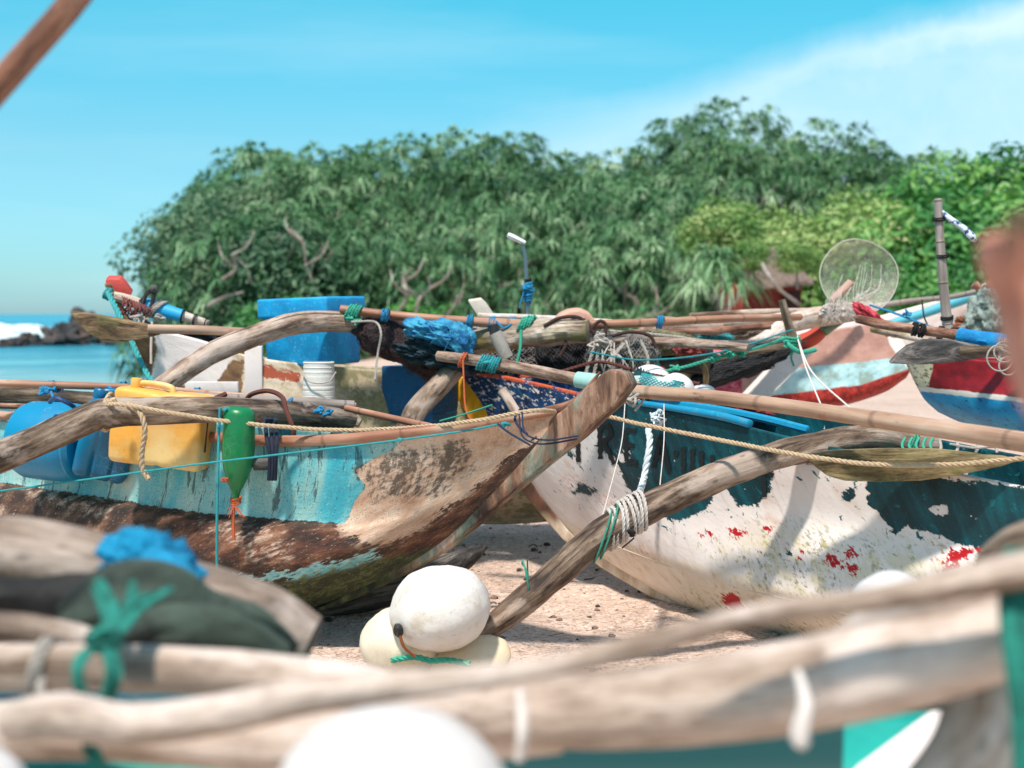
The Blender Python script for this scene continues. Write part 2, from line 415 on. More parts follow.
c = m.mix(m.math('MULTIPLY', m.step(m.voro(16), .10, .05), .8), c, lin('6b5648'))
m.color(m.mix(1, c, (.93, .88, .83, 1), 'MULTIPLY')); m.rough(.95); m.bump(f1d, .8, .012); m.bump(fine, .5, .005); m.bump(m.noise(14, 5, .6), .8, .04)
one('sand_beach', sheet(xs, ys, ground_z), m.m, kind='structure', auto=False)
# little stones and shells lying in the sand
peb = MB()
for _ in range(900):
    x, y = random.uniform(-2.2, 1.6), random.uniform(3.6, 9); r = random.choice((.004, .006, .008, .011, .018))*random.uniform(.7, 1.3)
    peb.blob((x, y, ground_z(x, y)+r*.2), (r, r*random.uniform(.6, 1), r*.6), seg=7, rings=5, amp=.3)
m = M('pebble', 'world'); m.color(m.ramp(m.noise(30, 2), [(.35, lin('3e332d')), (.5, lin('80695a')), (.65, lin('e8ddd2'))], 'CONSTANT'))
one('beach_pebbles', peb, m.m, 'small dark stones and pale shell grit scattered over the pink sand', 'pebbles', kind='stuff')

tw = MB()
for _ in range(70):
    x, y = random.uniform(-1.6, 1.2), random.uniform(4.2, 8.5); a = random.random()*3.14; l = random.uniform(.02, .09); z = ground_z(x, y)+.004
    tw.tube([Vector((x, y, z)), Vector((x+math.cos(a)*l*.5, y+math.sin(a)*l*.5, z+random.uniform(0, .012))), Vector((x+math.cos(a+.4)*l, y+math.sin(a+.4)*l, z))], r=random.choice((.0015, .002, .0035)), n=7, seg=5)
one('twig_litter', tw, WD['dark'], 'bits of dry twig and bark strewn over the sand between the canoes', 'twigs', kind='stuff')
# the sea
m = M('sea_water', 'world', rough=.22)
sx = m.n('ShaderNodeSeparateXYZ'); m.l(m.c, sx.inputs[0]); Y = sx.outputs[1]
patch = m.noise(.16, 5, .6, .5, ms=(.45, 1, 1)); patch2 = m.noise(.5, 5, .6, .3, ms=(.3, 1.6, 1))
far = m.step(Y, 100, 330)
near = m.ramp(m.step(Y, 24, 88), [(0, lin('b4c6c2')), (.25, lin('93bcc0')), (.5, lin('4f9fb2')), (1, lin('2f90ac'))])
near = m.mix(m.math('MULTIPLY', m.step(patch2, .48, .62), .6), near, lin('2594ae')); near = m.mix(m.math('MULTIPLY', m.step(patch, .52, .66), .5), near, lin('9adfe4'))
c = m.mix(far, near, m.mix(m.step(m.noise(.02, 4, ms=(.12, 1, 1)), .42, .58), lin('0fa0c0'), lin('0688ae')))
foam = m.step(m.noise(.9, 7, .75, .6, ms=(.45, 1, 1)), .60, .70)
fz = m.math('MULTIPLY', foam, m.math('ADD', m.math('MULTIPLY', m.step(Y, 84, 40), .9), m.math('MULTIPLY', m.math('MULTIPLY', m.step(Y, 86, 97), m.step(Y, 150, 118)), 1)), clamp=True)
c = m.mix(1, c, (.80, .78, .74, 1), 'MULTIPLY'); c = m.mix(fz, c, lin('e6eeee')); m.color(c); m.b.inputs['IOR'].default_value = 1.2
m.bump(m.noise(1.1, 5, .6, .4, ms=(.4, 1, 1)), .5, .35)
one('sea', sheet([-9000, -2000, -500, -150, -60, -30, -10, 20, 200, 2000, 9000], [18, 40, 70, 100, 150, 300, 900, 3000, 16000], lambda x, y: SEA), m.m, kind='structure', auto=False)
# breaking wave with white foam
m = M('white_foam', 'world', rough=.9); m.color(m.ramp(m.noise(2, 6, .7), [(.38, lin('8fc4d0')), (.5, lin('dfeaec')), (.62, lin('f4fafa'))])); m.bump(m.noise(3, 5, .7), 1, .2)
for (x0, x1, y0, h) in ((-62, -38, 124, 1.5), (-43, -30, 116, 1.0), (-60, -26, 104, .35)):
    mb = MB(); N = 90; rows = 9
    v = []
    for i in range(N+1):
        x = x0+(x1-x0)*i/N; e_ = math.sin(math.pi*i/N)**.35
        for j in range(rows):
            a = math.pi*j/(rows-1); k = e_*(1+.35*mn.fractal(Vector((x*.35, j*.5, y0)), 1, 2, 4))
            v.append(Vector((x, y0-math.cos(a)*2.4*k+mn.noise(Vector((x*.2, 0, y0)))*1.5, SEA-.1+math.sin(a)*h*k)))
    mb.add(v, [(i*rows+j, (i+1)*rows+j, (i+1)*rows+j+1, i*rows+j+1) for i in range(N) for j in range(rows-1)])
    one('surf', mb, m.m, kind='structure')
# rocks in the surf
m = M('wet_rock', 'world'); m.color(m.ramp(m.noise(.9, 6, .65), [(.3, lin('202427')), (.48, lin('3c3e40')), (.6, lin('6e5548')), (.75, lin('8f857c'))])); m.rough(.6); m.bump(m.noise(2.5, 6, .7), 1, .3)
for i, (px, py, w_, h_, lab) in enumerate([
    (28, 341, 1.2, .5, 'low brown rock in the surf, nearest the open sea'), (62, 340, 1.5, .8, 'rounded brown rock beside the tall dark one in the surf'),
    (88, 334, 1.6, 1.2, 'tall dark rock rising above the white surf'), (120, 338, 1.6, .75, 'reddish brown rock behind the tall dark one'),
    (107, 330, 1.0, 1.0, 'small black pointed rock poking up behind the reddish one'), (150, 340, 2.4, 1.0, 'dark low rock reaching from the surf to the wooded headland'), (12, 344, .9, .3, 'flat half submerged rock at the seaward end')]):
    mb = MB(); d = 94-(py-340)*1.2; p = P(px, py, d); mb.blob((p.x, p.y, SEA), (w_, w_*.8, h_*1.35), amp=.6, fr=2.2, seg=40, rings=26, ridged=.25); one('rock', mb, m.m, lab, 'rock', 'rocks in the surf')

# the wooded headland: ground under the trees
SIL = [(100, 300), (125, 232), (180, 200), (212, 178), (240, 170), (330, 160), (450, 150), (560, 160), (610, 168), (650, 164), (700, 128), (760, 134), (820, 140), (870, 150), (930, 172), (1024, 168), (1150, 190)]
def sil(px): return float(np.interp(px, [a for a, b in SIL], [b for a, b in SIL]))
def hill_z(x, y):
    px = 512+FPX*x/max(y, 1); top = CAMZ+(314-sil(px))/FPX*64-4.2
    t = sstep(y, 39, 63); edge = sstep(px, 85, 215)
    return (SEA-.6)+(top-SEA)*t*edge*1.0+.9*sstep(px, 120, 230)+.5*mn.noise(Vector((x*.12, y*.12, 0)))*edge-6*sstep(y, 80, 110)
hx = spaced(-24, 40, 90); hy = spaced(36, 112, 60)
m = M('forest_floor', 'world'); m.color(m.ramp(m.noise(.8, 6, .7), [(.35, lin('2a2f22')), (.6, lin('55503a'))])); m.bump(m.noise(2, 5), 1, .3)
one('headland_ground', sheet(hx, hy, hill_z), m.m, kind='structure', auto=False)

def leafmat(name, stops, sat=1):
    m = M(name, rough=.5); t = m.attr('tint'); oi = m.n('ShaderNodeObjectInfo')
    v = m.math('ADD', m.math('MULTIPLY', t, .7), m.math('MULTIPLY', oi.outputs['Random'], .34)); c = m.ramp(v, stops); m.color(c)
    tl = m.n('ShaderNodeBsdfTranslucent'); m.put(c, tl.inputs[0]); ms_ = m.n('ShaderNodeMixShader'); ms_.inputs[0].default_value = .22
    m.l(m.b.outputs[0], ms_.inputs[1]); m.l(tl.outputs[0], ms_.inputs[2]); m.l(ms_.outputs[0], m.out.inputs[0]); return m.m
PAND = leafmat('screwpine_leaf', [(0, lin('30593a')), (.35, lin('5a8c5a')), (.7, lin('97ba8a')), (1, lin('d8e2c0'))])
BROAD = leafmat('broad_leaf', [(0, lin('305a2a')), (.35, lin('52823c')), (.65, lin('86a856')), (1, lin('d4d098'))])
DARKL = leafmat('dark_leaf', [(0, lin('23442c')), (.5, lin('426a48')), (1, lin('8a9c68'))])
MIDL = leafmat('green_leaf', [(0, lin('1f4e24')), (.5, lin('3c8238')), (1, lin('86b455'))])
BARK = wood('tree_bark', '5a4c42', '92847a', 'c4b8ac', .9); DRYL = leafmat('dry_leaf', [(0, lin('6b5238')), (1, lin('c09c70'))])
def rosette(v, f, tn, c, ax, n, L, wd, droop, tint, rnd):
    u = ax.orthogonal().normalized(); w2 = ax.cross(u)
    for i in range(n):
        a = rnd.random()*6.283; el = rnd.uniform(.05, 1.15); l = L*rnd.uniform(.75, 1.15)
        d = (ax*math.sin(el)+(u*math.cos(a)+w2*math.sin(a))*math.cos(el)).normalized()
        side = d.cross(Vector((0, 0, 1))); side = side.normalized() if side.length > .05 else u
        o = len(v); tt = min(1, max(0, tint+rnd.uniform(-.18, .18)))
        for k, t in enumerate((0, .3, .62, 1)):
            p = c+d*l*t*(1-.15*t)+Vector((0, 0, -1))*droop*l*t*t
            wk = wd*(1, 1.1, .8, .06)[k]
            v.append(p-side*wk*.5); v.append(p+side*wk*.5); tn += [tt*(.55+.45*t)]*2
        for k in range(3): f.append((o+2*k, o+2*k+1, o+2*k+3, o+2*k+2))
def trunk_mb(h, rad, rnd, limbs, ends=None, lean=.4, stilts=0):
    mb = MB(); top = Vector((rnd.uniform(-lean, lean), rnd.uniform(-lean, lean), h)); mid = top*.5+Vector((rnd.uniform(-.3, .3), rnd.uniform(-.3, .3), 0))
    mb.tube([(Vector((0, 0, -.3)), rad*1.3), (mid, rad), (top, rad*.7)], n=10, seg=8, amp=.1)
    for i in range(limbs):
        a = rnd.random()*6.28; s_ = mid.lerp(top, rnd.random()); L = h*rnd.uniform(.4, .8)
        e1 = s_+Vector((math.cos(a)*L*.45, math.sin(a)*L*.45, L*.2)); e2 = s_+Vector((math.cos(a+.3)*L*.75, math.sin(a+.3)*L*.75, L*.65))
        mb.tube([(s_, rad*.55), (e1, rad*.45), (e2, rad*.25)], n=10, seg=6, amp=.1)
    for i in range(stilts):
        a = i*6.28/stilts+rnd.random()*.4; mb.tube([(Vector((0, 0, h*.35)), rad*.4), (Vector((math.cos(a)*.35, math.sin(a)*.35, h*.16)), rad*.35), (Vector((math.cos(a)*.7, math.sin(a)*.7, -.3)), rad*.3)], n=7, seg=6)
    return mb
def pand_crown(seed, nr=46, rx=2.5, rz=2.2, cz=2.6, L=1.05):
    rnd = random.Random(seed); v, f, tn = [], [], []
    for i in range(nr):
        a = rnd.random()*6.283; z = rnd.uniform(-.75, 1); rr = math.sqrt(max(0, 1-z*z)); k = rnd.uniform(.72, 1.05)
        ctr = Vector((math.cos(a)*rr*rx*k, math.sin(a)*rr*rx*k, cz+z*rz*k)); ax = (ctr-Vector((0, 0, cz-.8))).normalized(); ax = (ax+Vector((0, 0, .5))).normalized()
        rosette(v, f, tn, ctr, ax, 28, L*rnd.uniform(.6, 1.3), .046, rnd.uniform(.35, .75), rnd.random()**1.3, rnd)
    mb = MB(); mb.v, mb.f, mb.st, mb.attr = v, f, [tuple(p) for p in v], {'tint': tn}; return mb
def leaf_crown(seed, n, rx, rz, cz, size, lumps=16):
    rnd = random.Random(seed); v, f, tn = [], [], []
    L = []
    for i in range(lumps):
        a = rnd.random()*6.28; z = rnd.uniform(-.7, 1); rr = math.sqrt(1-z*z); L.append((Vector((math.cos(a)*rr*rx*.75, math.sin(a)*rr*rx*.75, cz+z*rz*.8)), rnd.uniform(.32, .55)*rx, rnd.random()))
    for i in range(n):
        c, r_, t0 = L[rnd.randrange(lumps)]; d = Vector((rnd.gauss(0, 1), rnd.gauss(0, 1), rnd.gauss(0, 1))).normalized(); d.z = d.z*.7+.1
        p = c+d*r_*rnd.uniform(.75, 1.1); nrm = (d+Vector((rnd.uniform(-.7, .7), rnd.uniform(-.7, .7), rnd.uniform(0, .9)))).normalized()
        u = nrm.orthogonal().normalized(); u = (Matrix.Rotation(rnd.random()*6.28, 3, nrm) @ u); w2 = nrm.cross(u); s_ = size*rnd.uniform(.6, 1.2); o = len(v)
        v += [p-u*s_, p-w2*s_*.42+nrm*s_*.1, p+u*s_, p+w2*s_*.42+nrm*s_*.1]; f.append((o, o+1, o+2, o+3)); tn += [min(1, max(0, t0*.6+.4*rnd.random()))]*4
    mb = MB(); mb.v, mb.f, mb.st, mb.attr = v, f, [tuple(p) for p in v], {'tint': tn}; return mb
def make_tree(name, label, cat, group, crown, trunk, leaf):
    t = Thing(name, label, cat, group, base=Vector((0, 0, 0))); t.part('trunk', trunk, BARK); t.part('crown', crown, leaf, smooth=False); return t.done()
PANDL = 'screw pine with drooping strap leaves massed with others like it on the wooded headland'
protos = [make_tree('screw_pine', PANDL, 'tree', 'screw pines covering the headland', pand_crown(i*11+1, 120, L=.62), trunk_mb(2.4, .11, random.Random(i), 5, stilts=5), PAND) for i in range(5)]
used = set()
def place(proto, x, y, z, sc, rz, label=None):
    o = proto if proto.name not in used else copy_tree(proto)
    used.add(proto.name); o.location = (x, y, z); o.rotation_euler = (0, 0, rz); o.scale = (sc,)*3
    if label: o['label'] = label
    return o
rt = random.Random(5)
Yr = 42.0
while Yr < 66:
    xx = -.275*Yr
    while xx < .42*Yr:
        x = xx+rt.uniform(-.8, .8); y = Yr+rt.uniform(-1, 1); px = 512+FPX*x/y
        ok = px > 205+max(0, (50-y))*2 and not (px > 690 and y < 52 and px < 1060) and not px > 935
        if ok:
            sc = rt.uniform(.8, 1.12)
            place(protos[rt.randrange(5)], x, y, hill_z(x, y)-.5, sc, rt.random()*6.28)
        xx += 3.0
    Yr += 2.9
# taller crowns that break the skyline
for px, top, d in ((236, 152, 60), (330, 148, 62), (447, 136, 63), (520, 145, 62), (567, 150, 62), (592, 152, 60), (618, 152, 62), (655, 152, 62), (485, 142, 62), (385, 144, 62), (285, 156, 61), (712, 122, 60), (745, 128, 61), (780, 134, 61), (690, 140, 60), (835, 132, 60), (880, 140, 59), (905, 150, 58)):
    x = (px-512)/FPX*d; ztop = CAMZ+(314-top)/FPX*d; place(protos[rt.randrange(5)], x, d, ztop-6.1*.8, .8, rt.random()*6.28)
# seaward end: broad spreading trees with visible grey limbs
dk = [make_tree('broadleaf_tree', 'dark flat-topped tree leaning out over the sea at the end of the headland', 'tree', 'dark broadleaf trees at the seaward end', leaf_crown(3, 4600, 2.6, 1.1, 3.6, .13, 18), trunk_mb(3.2, .13, random.Random(3), 9, lean=.9), DARKL),
      make_tree('broadleaf_tree', 'dark rounded tree with bare grey limbs just inland of the flat-topped one', 'tree', 'dark broadleaf trees at the seaward end', leaf_crown(4, 6500, 2.4, 2.2, 2.6, .15, 26), trunk_mb(3.4, .12, random.Random(9), 10, lean=.7), DARKL)]
place(dk[0], (200-512)/FPX*47, 47, -.6, .98, .4)
place(dk[1], (216-512)/FPX*46.5, 46.5, -1.9, .95, 1.2)
place(dk[0], (240-512)/FPX*50, 50, 1.2, .85, 2.6, 'small dark tree growing high behind the flat-topped one')
place(dk[1], (232-512)/FPX*43, 43, -1.6, .85, 4.2, 'dark tree with tangled pale limbs low down near the rocks')
place(dk[1], (290-512)/FPX*42.2, 42.2, -.6, .9, 5.2, 'dark tree with bare pale limbs standing in front of the screw pines')
# shrubs at the foot of the headland
sh = [make_tree('shrub', 'x', 'shrub', 'shrubs at the foot of the headland', pand_crown(77+i, 30, 1.5, 1.0, .9, .8), trunk_mb(.9, .06, random.Random(40+i), 4), PAND) for i in range(2)]
SHL = 'low bushy screw pine at the foot of the headland just behind the boats'
for s_ in sh: s_['label'] = SHL
for px, d, sc in ((200, 40.5, 1.0), (250, 40, 1.1), (315, 39.5, .95), (360, 40, 1.2), (440, 39.5, .9), (500, 39, 1.0), (555, 38.5, 1.15), (612, 38, 1.05), (655, 38.5, .8), (1010, 38, 1.2), (160, 42, .9)):
    x = (px-512)/FPX*d; place(sh[rt.randrange(2)], x, d, max(hill_z(x, d), -.9), sc, rt.random()*6.28)
gs = make_tree('shrub', 'bright green leafy shrub at the foot of the headland beyond the blue cooler box', 'shrub', None, leaf_crown(8, 3500, 1.6, 1.1, 1.0, .13, 16), trunk_mb(1.0, .05, random.Random(2), 4), MIDL)
place(gs, (290-512)/FPX*37, 37, -.3, .85, 0); place(gs, (420-512)/FPX*38, 38, 0, .7, 2, 'small bright green shrub below the screw pines beside the bare roots')
fan = make_tree('screw_pine', 'pale green fan-leaved screw pine beside the dark red hut', 'tree', None, pand_crown(500, 26, 1.0, .75, 1.9, .75), trunk_mb(1.6, .1, random.Random(6), 3, stilts=6), PAND)
place(fan, (715-512)/FPX*33, 33, .05, 1.0, .3)
# bright broadleaf trees behind the hut
br = [make_tree('leafy_tree', 'bright yellow-green leafy tree behind the dark red hut', 'tree', 'bright leafy trees behind the hut', leaf_crown(21, 6500, 2.4, 1.7, 2.9, .17, 26), trunk_mb(2.9, .12, random.Random(12), 7), BROAD),
      make_tree('leafy_tree', 'mid green leafy tree filling the slope above the bamboo pole', 'tree', 'green leafy trees above the pole', leaf_crown(22, 8000, 2.6, 2.4, 2.7, .16, 30), trunk_mb(3.0, .12, random.Random(15), 7), MIDL)]
for px, py, d, k, sc, lab in ((748, 224, 33.0, 0, .20, 'little yellow-green sapling leaning over the hut roof'), (797, 226, 33.2, 0, .22, 'little leafy sapling beside the hut door'), (722, 202, 36.5, 0, .42, 'small yellow-green tree with pale new leaves over the hut roof'), (800, 250, 41, 0, .85, None), (868, 246, 40, 0, .95, 'bright leafy tree with yellow tips behind the round net'),
    (925, 270, 38, 1, 1.0, None), (985, 250, 40, 1, 1.1, 'mid green leafy tree behind the tall bamboo pole'), (1040, 262, 38, 1, 1.1, 'mid green leafy tree at the very end of the wood'), (900, 292, 36, 1, .7, 'low mid green bush behind the rim of the round net'),
    (965, 210, 46, 1, 1.1, 'green tree high on the slope with its crown against the sky'), (1025, 200, 47, 1, 1.15, 'green tree on the skyline next to the pale blurred post'), (1090, 230, 44, 1, 1.2, 'green tree on the slope beyond the pale blurred post'), (860, 215, 45, 0, .8, 'yellow-green tree half way up the slope'), (780, 225, 45, 0, .7, 'yellow-green tree just above the hut and below the tall screw pines'), (950, 305, 34, 1, .6, 'low green bush close behind the pale boat prow'), (1000, 300, 35, 1, .8, 'green bush beside the red boat')):
    x = (px-512)/FPX*d; z = CAMZ+(314-py-34)/FPX*d; place(br[k], x, d, z-2.8*sc, sc, rt.random()*6.28, lab)
# bare curved limbs and aerial roots
for pts, lab in (([(222, 280), (236, 268), (232, 255), (246, 268), (252, 285)], 'pale curled bare limb among the seaward shrubs'), ([(207, 306), (225, 297), (243, 292)], 'straight pale dead limb sticking out above the paddle'),
                 ([(290, 230), (303, 243), (306, 265), (313, 282)], 'thin pale bare trunk in the gap between dark trees'), ([(398, 312), (408, 295), (402, 282), (412, 268)], 'bent pale root stem below the screw pines'),
                 ([(416, 312), (420, 298), (430, 288), (428, 276)], 'upright pale root stem below the screw pines'), ([(762, 264), (775, 285), (800, 305)], 'pale forked branch leaning against the red hut')):
    mb = MB(); d = 36 if pts[0][0] < 700 else 31
    mb.tube([(P(a, b, d+random.uniform(-.3, .3)), .05-.009*i) for i, (a, b) in enumerate(pts)], n=24, seg=8, amp=.15)
    if len(pts) > 3:
        mb.tube([(P(*pts[1], d), .045), (P(pts[1][0]-14, pts[1][1]-12, d-.5), .03), (P(pts[1][0]-18, pts[1][1]-26, d-.3), .015)], n=8, seg=6)
        mb.tube([(P(*pts[2], d), .045), (P(pts[2][0]+16, pts[2][1]-10, d-.5), .03), (P(pts[2][0]+22, pts[2][1]-24, d-.3), .015)], n=8, seg=6)
    one('branch', mb, BARK, lab, 'branch')
# the dark red hut
hut = Thing('hut', 'small dark red hut with grey thatched roof at the foot of the trees', 'hut')
h0 = P(795, 314, 34.5); hm = MB(); hm.box((h0.x-.72, h0.y+1, .95), (1.75, 2.0, 1.95), bev=.02)
m = M('red_mud_wall', 'world'); m.color(m.ramp(m.noise(1.6, 5), [(.3, lin('6e2420')), (.7, lin('8f3a34'))])); m.rough(.95)
hut.part('wall', hm, m.m)
rf = MB(); rb = (h0.x-.4, h0.y-.1)
rf.prism([Vector((h0.x-1.45, h0.y-.5, 1.75)), Vector((h0.x+.35, h0.y-.5, 1.9)), Vector((h0.x-.15, h0.y+1, 2.72)), Vector((h0.x-.8, h0.y+1, 2.78))], Vector((0, .05, .10)), bev=.01)
rf.prism([Vector((h0.x-1.45, h0.y+2.6, 1.75)), Vector((h0.x+.35, h0.y+2.6, 1.85)), Vector((h0.x-.15, h0.y+1, 2.72)), Vector((h0.x-.8, h0.y+1, 2.78))], Vector((0, .05, .10)), bev=.01)
m = M('thatch', 'world'); m.color(m.ramp(m.noise(5, 5, .7, ms=(4, 1, 1)), [(.3, lin('6b5a50')), (.7, lin('a58e80'))])); m.bump(m.noise(8, 4, ms=(5, 1, 1)), 1, .1)
hut.part('roof', rf, m.m)
dm = MB(); dm.box((h0.x-.1, h0.y-.03, .9), (.45, .06, 1.7), bev=.01); dkm = M('opening_shade', 'world'); dkm.color(lin('3a1f1c')); hut.part('opening', dm, dkm.m)  # dark panel on the wall stands in for the shade inside the opening
hut.done()
mb = MB()
for i in range(60):
    x = h0.x-3.0+i*.045+random.uniform(-.02, .02); mb.tube([Vector((x, h0.y-2, 0)), Vector((x+random.uniform(-.05, .05), h0.y-2, .75+random.uniform(-.15, .15)))], .012, n=3, seg=5)
one('reed_screen', mb, WD['pale'], 'low screen of dry reeds in front of the red hut', 'screen')
# ================================================================== BOATS
def pdist(px, py, poly):
    """signed distance (inside positive) in units of 10"""
    A = np.array(poly, float); B = np.roll(A, -1, 0); p = np.stack([px, py], 1)
    best = np.full(len(p), 1e9); ins = np.zeros(len(p), bool)
    for a, b in zip(A, B):
        ab = b-a; t = np.clip(((p-a)@ab)/max(1e-9, ab@ab), 0, 1); best = np.minimum(best, np.linalg.norm(p-(a+t[:, None]*ab), axis=1))
        c = (a[1] > p[:, 1]) != (b[1] > p[:, 1]); xi = (b[0]-a[0])*(p[:, 1]-a[1])/(b[1]-a[1]+1e-12)+a[0]; ins ^= c & (p[:, 0] < xi)
    return np.where(ins, best, -best)/10
def hull(pl, rails, nu=200, nv=70, masks=None, smoothv=True):
    """rails top to bottom, each a bow-to-stern list of (px, py, w)"""
    near = []
    for r_ in rails: near.append(resample([tuple(pl.at(*q)) for q in r_], nu))
    near = np.array(near)                                  # rail, u, xyz
    mb = MB(); W = np.array(pl.p); O = np.array(pl.o)
    grid = np.zeros((nu, nv, 3))
    for i in range(nu): grid[i] = resample([tuple(near[k, i]) for k in range(len(rails))], nv)
    pj = np.array([proj(Vector(p)) for p in grid.reshape(-1, 3)])
    at = {k: pdist_multi(pj[:, 0], pj[:, 1], v) for k, v in (masks or {}).items()}
    us = np.concatenate([[0], np.cumsum(np.linalg.norm(np.diff(grid[:, 0], axis=0), axis=1))])
    vs_ = np.concatenate([[0], np.cumsum(np.linalg.norm(np.diff(grid[nu//2], axis=0), axis=1))])
    f = [(i*nv+j, i*nv+j+1, (i+1)*nv+j+1, (i+1)*nv+j) for i in range(nu-1) for j in range(nv-1)]
    g = grid.reshape(-1, 3)
    mb.add([Vector(p) for p in g], f, [(us[i], vs_[j], 0) for i in range(nu) for j in range(nv)])
    mir = g-2*((g-O)@W)[:, None]*W[None]
    mb.add([Vector(p) for p in mir], [tuple(reversed(q)) for q in f], [(us[i]+9, vs_[j], 0) for i in range(nu) for j in range(nv)])
    for k, v in at.items(): mb.attr[k] = list(v)*2
    if np.cross(grid[1, 0]-grid[0, 0], grid[0, 1]-grid[0, 0])@W > 0: mb.f = [tuple(reversed(q)) for q in mb.f]
    mb.near = near
    return mb
def pdist_multi(px, py, polys):
    if not isinstance(polys[0][0], (tuple, list)): polys = [polys]
    return np.max([pdist(px, py, p) for p in polys], 0)
def bvh(mb): return BVHTree.FromPolygons([tuple(p) for p in mb.v], mb.f)
def stem(pl, pts, hw, bev=.012):
    mb = MB(); q = [pl.at(px, py, hw) for px, py in pts]; mb.prism(q, -pl.p*2*hw, bev=bev, segs=3)
    for i, p in enumerate(mb.v): mb.st[i] = ((p-pl.o).dot(pl.p), p.z*.3, p.x)
    return mb
def axis_wood(mb, A, B):
    d = (B-A).normalized(); u = d.orthogonal().normalized(); w2 = d.cross(u); mb.st = [((p-A).dot(u), (p-A).dot(w2), (p-A).dot(d)) for p in mb.v]; return mb
def lash(mb, c, ax, r, n, cr=.006, w_=None, tilt=.25, tails=2, tl=.12):
    ax = ax.normalized(); u = ax.orthogonal().normalized(); v = ax.cross(u); w_ = w_ or n*cr*2.1; pts = []
    for i in range(n*12+1):
        a = i/12*2*math.pi; off = (i/(n*12)-.5)*w_+random.uniform(-1, 1)*cr*.15; k = r+cr*.9+ (cr*.5 if (i//12) % 3 == 2 else 0)
        pts.append(tuple(c+u*math.cos(a)*k+v*math.sin(a)*k+ax*(off+math.sin(a+1)*tilt*r)))
    mb.rope(pts, cr, seg=4, dens=6)
    for t in range(tails):
        p0 = Vector(pts[-1 if t else 0]); d = Vector((random.uniform(-.5, .5), random.uniform(-.6, 0), -1)).normalized()*tl*random.uniform(.5, 1)
        mb.tube([tuple(p0), tuple(p0+d*.5+Vector((random.uniform(-.02, .02), 0, 0))), tuple(p0+d)], r=cr*.8, n=8, seg=5)
def knot(mb, c, size, r, n=14, flat=.7):
    pts = [tuple(Vector(c)+Vector((random.gauss(0, .5)*size, random.gauss(0, .35)*size, random.gauss(0, .5)*size*flat))) for _ in range(n)]; mb.tube(pts, r=r, n=n*7, seg=6)

# ---- teal and brown outrigger canoe nearest on the beach (bow towards the middle)
LP = Plane(P(627, 385, 4.65), P(-60, 408, 6.35))
Lr = [
 [(556, 411, .03), (520, 420, .07), (480, 428, .13), (400, 437, .2), (300, 443, .25), (200, 438, .27), (100, 430, .28), (0, 420, .28), (-150, 405, .24), (-330, 385, .12), (-420, 372, .03)],
 [(554, 430, .03), (508, 440, .065), (470, 452, .11), (400, 465, .19), (300, 470, .255), (200, 466, .28), (100, 456, .29), (0, 446, .29), (-150, 428, .25), (-330, 402, .12), (-415, 386, .03)],
 [(527, 462, .03), (488, 476, .06), (445, 492, .10), (400, 508, .155), (345, 521, .21), (300, 521, .245), (200, 513, .28), (100, 497, .29), (0, 482, .29), (-150, 458, .26), (-330, 425, .12), (-405, 405, .03)],
 [(516, 474, .03), (478, 489, .06), (438, 505, .10), (395, 522, .165), (345, 531, .235), (300, 530, .285), (200, 521, .32), (100, 505, .33), (0, 489, .33), (-150, 466, .29), (-330, 432, .14), (-400, 412, .03)],
 [(468, 522, .03), (430, 537, .07), (385, 549, .14), (340, 561, .24), (290, 565, .31), (200, 560, .36), (100, 548, .37), (0, 532, .37), (-150, 505, .33), (-330, 465, .16), (-390, 440, .03)],
 [(436, 549, .03), (398, 562, .06), (350, 575, .14), (300, 588, .22), (250, 592, .27), (180, 592, .31), (100, 585, .32), (0, 570, .32), (-150, 540, .28), (-330, 490, .14), (-385, 460, .03)],
 [(400, 573, .02), (374, 583, .03), (335, 598, .05), (290, 612, .07), (240, 620, .09), (180, 622, .11), (100, 618, .11), (0, 600, .11), (-150, 566, .10), (-330, 510, .06), (-380, 470, .02)],
 [(390, 574, .0), (368, 585, .0), (330, 603, .0), (280, 618, .0), (230, 628, .0), (170, 630, .0), (90, 626, .0), (0, 608, .0), (-150, 575, .0), (-330, 515, .0), (-380, 472, .0)],
]
Lm = {'teal': [(-500, 350), (394, 430), (398, 445), (388, 452), (368, 462), (352, 470), (366, 486), (356, 500), (345, 523), (300, 521), (200, 513), (100, 497), (0, 482), (-500, 390)],
      'peach': [[(345, 505), (360, 470), (385, 440), (560, 405), (560, 425), (520, 450), (470, 492), (425, 528), (375, 545), (338, 535)]],
      'drip': [[(398, 452), (440, 446), (470, 440), (468, 470), (440, 492), (405, 500), (372, 496), (360, 470)]],
      'stripe': [(60, 588), (190, 574), (240, 576), (300, 571), (378, 550), (382, 556), (350, 572), (300, 581), (200, 588), (60, 600)],
      'moss': [(-400, 520), (0, 590), (100, 600), (190, 588), (240, 584), (300, 580), (380, 560), (430, 548), (440, 640), (-400, 700)],
      'rust': [[(170, 515), (260, 522), (345, 530), (350, 560), (300, 570), (215, 560), (170, 545)], [(380, 556), (420, 532), (470, 495), (530, 450), (500, 480), (440, 540), (380, 570)]],
      'lite': [[(30, 484), (120, 505), (100, 515), (30, 497)], [(200, 520), (280, 530), (260, 545), (215, 535)], [(240, 545), (290, 545), (290, 558), (250, 560)], [(345, 525), (395, 522), (400, 540), (360, 548)], [(-100, 500), (0, 492), (0, 510), (-100, 512)]]}
m = M('weathered_teal_hull_paint', 'st', rough=.6)
n1 = m.noise(9, 7, .65); n2 = m.noise(38, 6, .7); n3 = m.noise(3, 4); streak = m.noise(13, 6, .65, .3, ms=(1, .12, 1)); fine = m.noise(150, 4, .7)
jit = m.math('MULTIPLY_ADD', m.math('ADD', n1, n2), 1.6, -1.6)
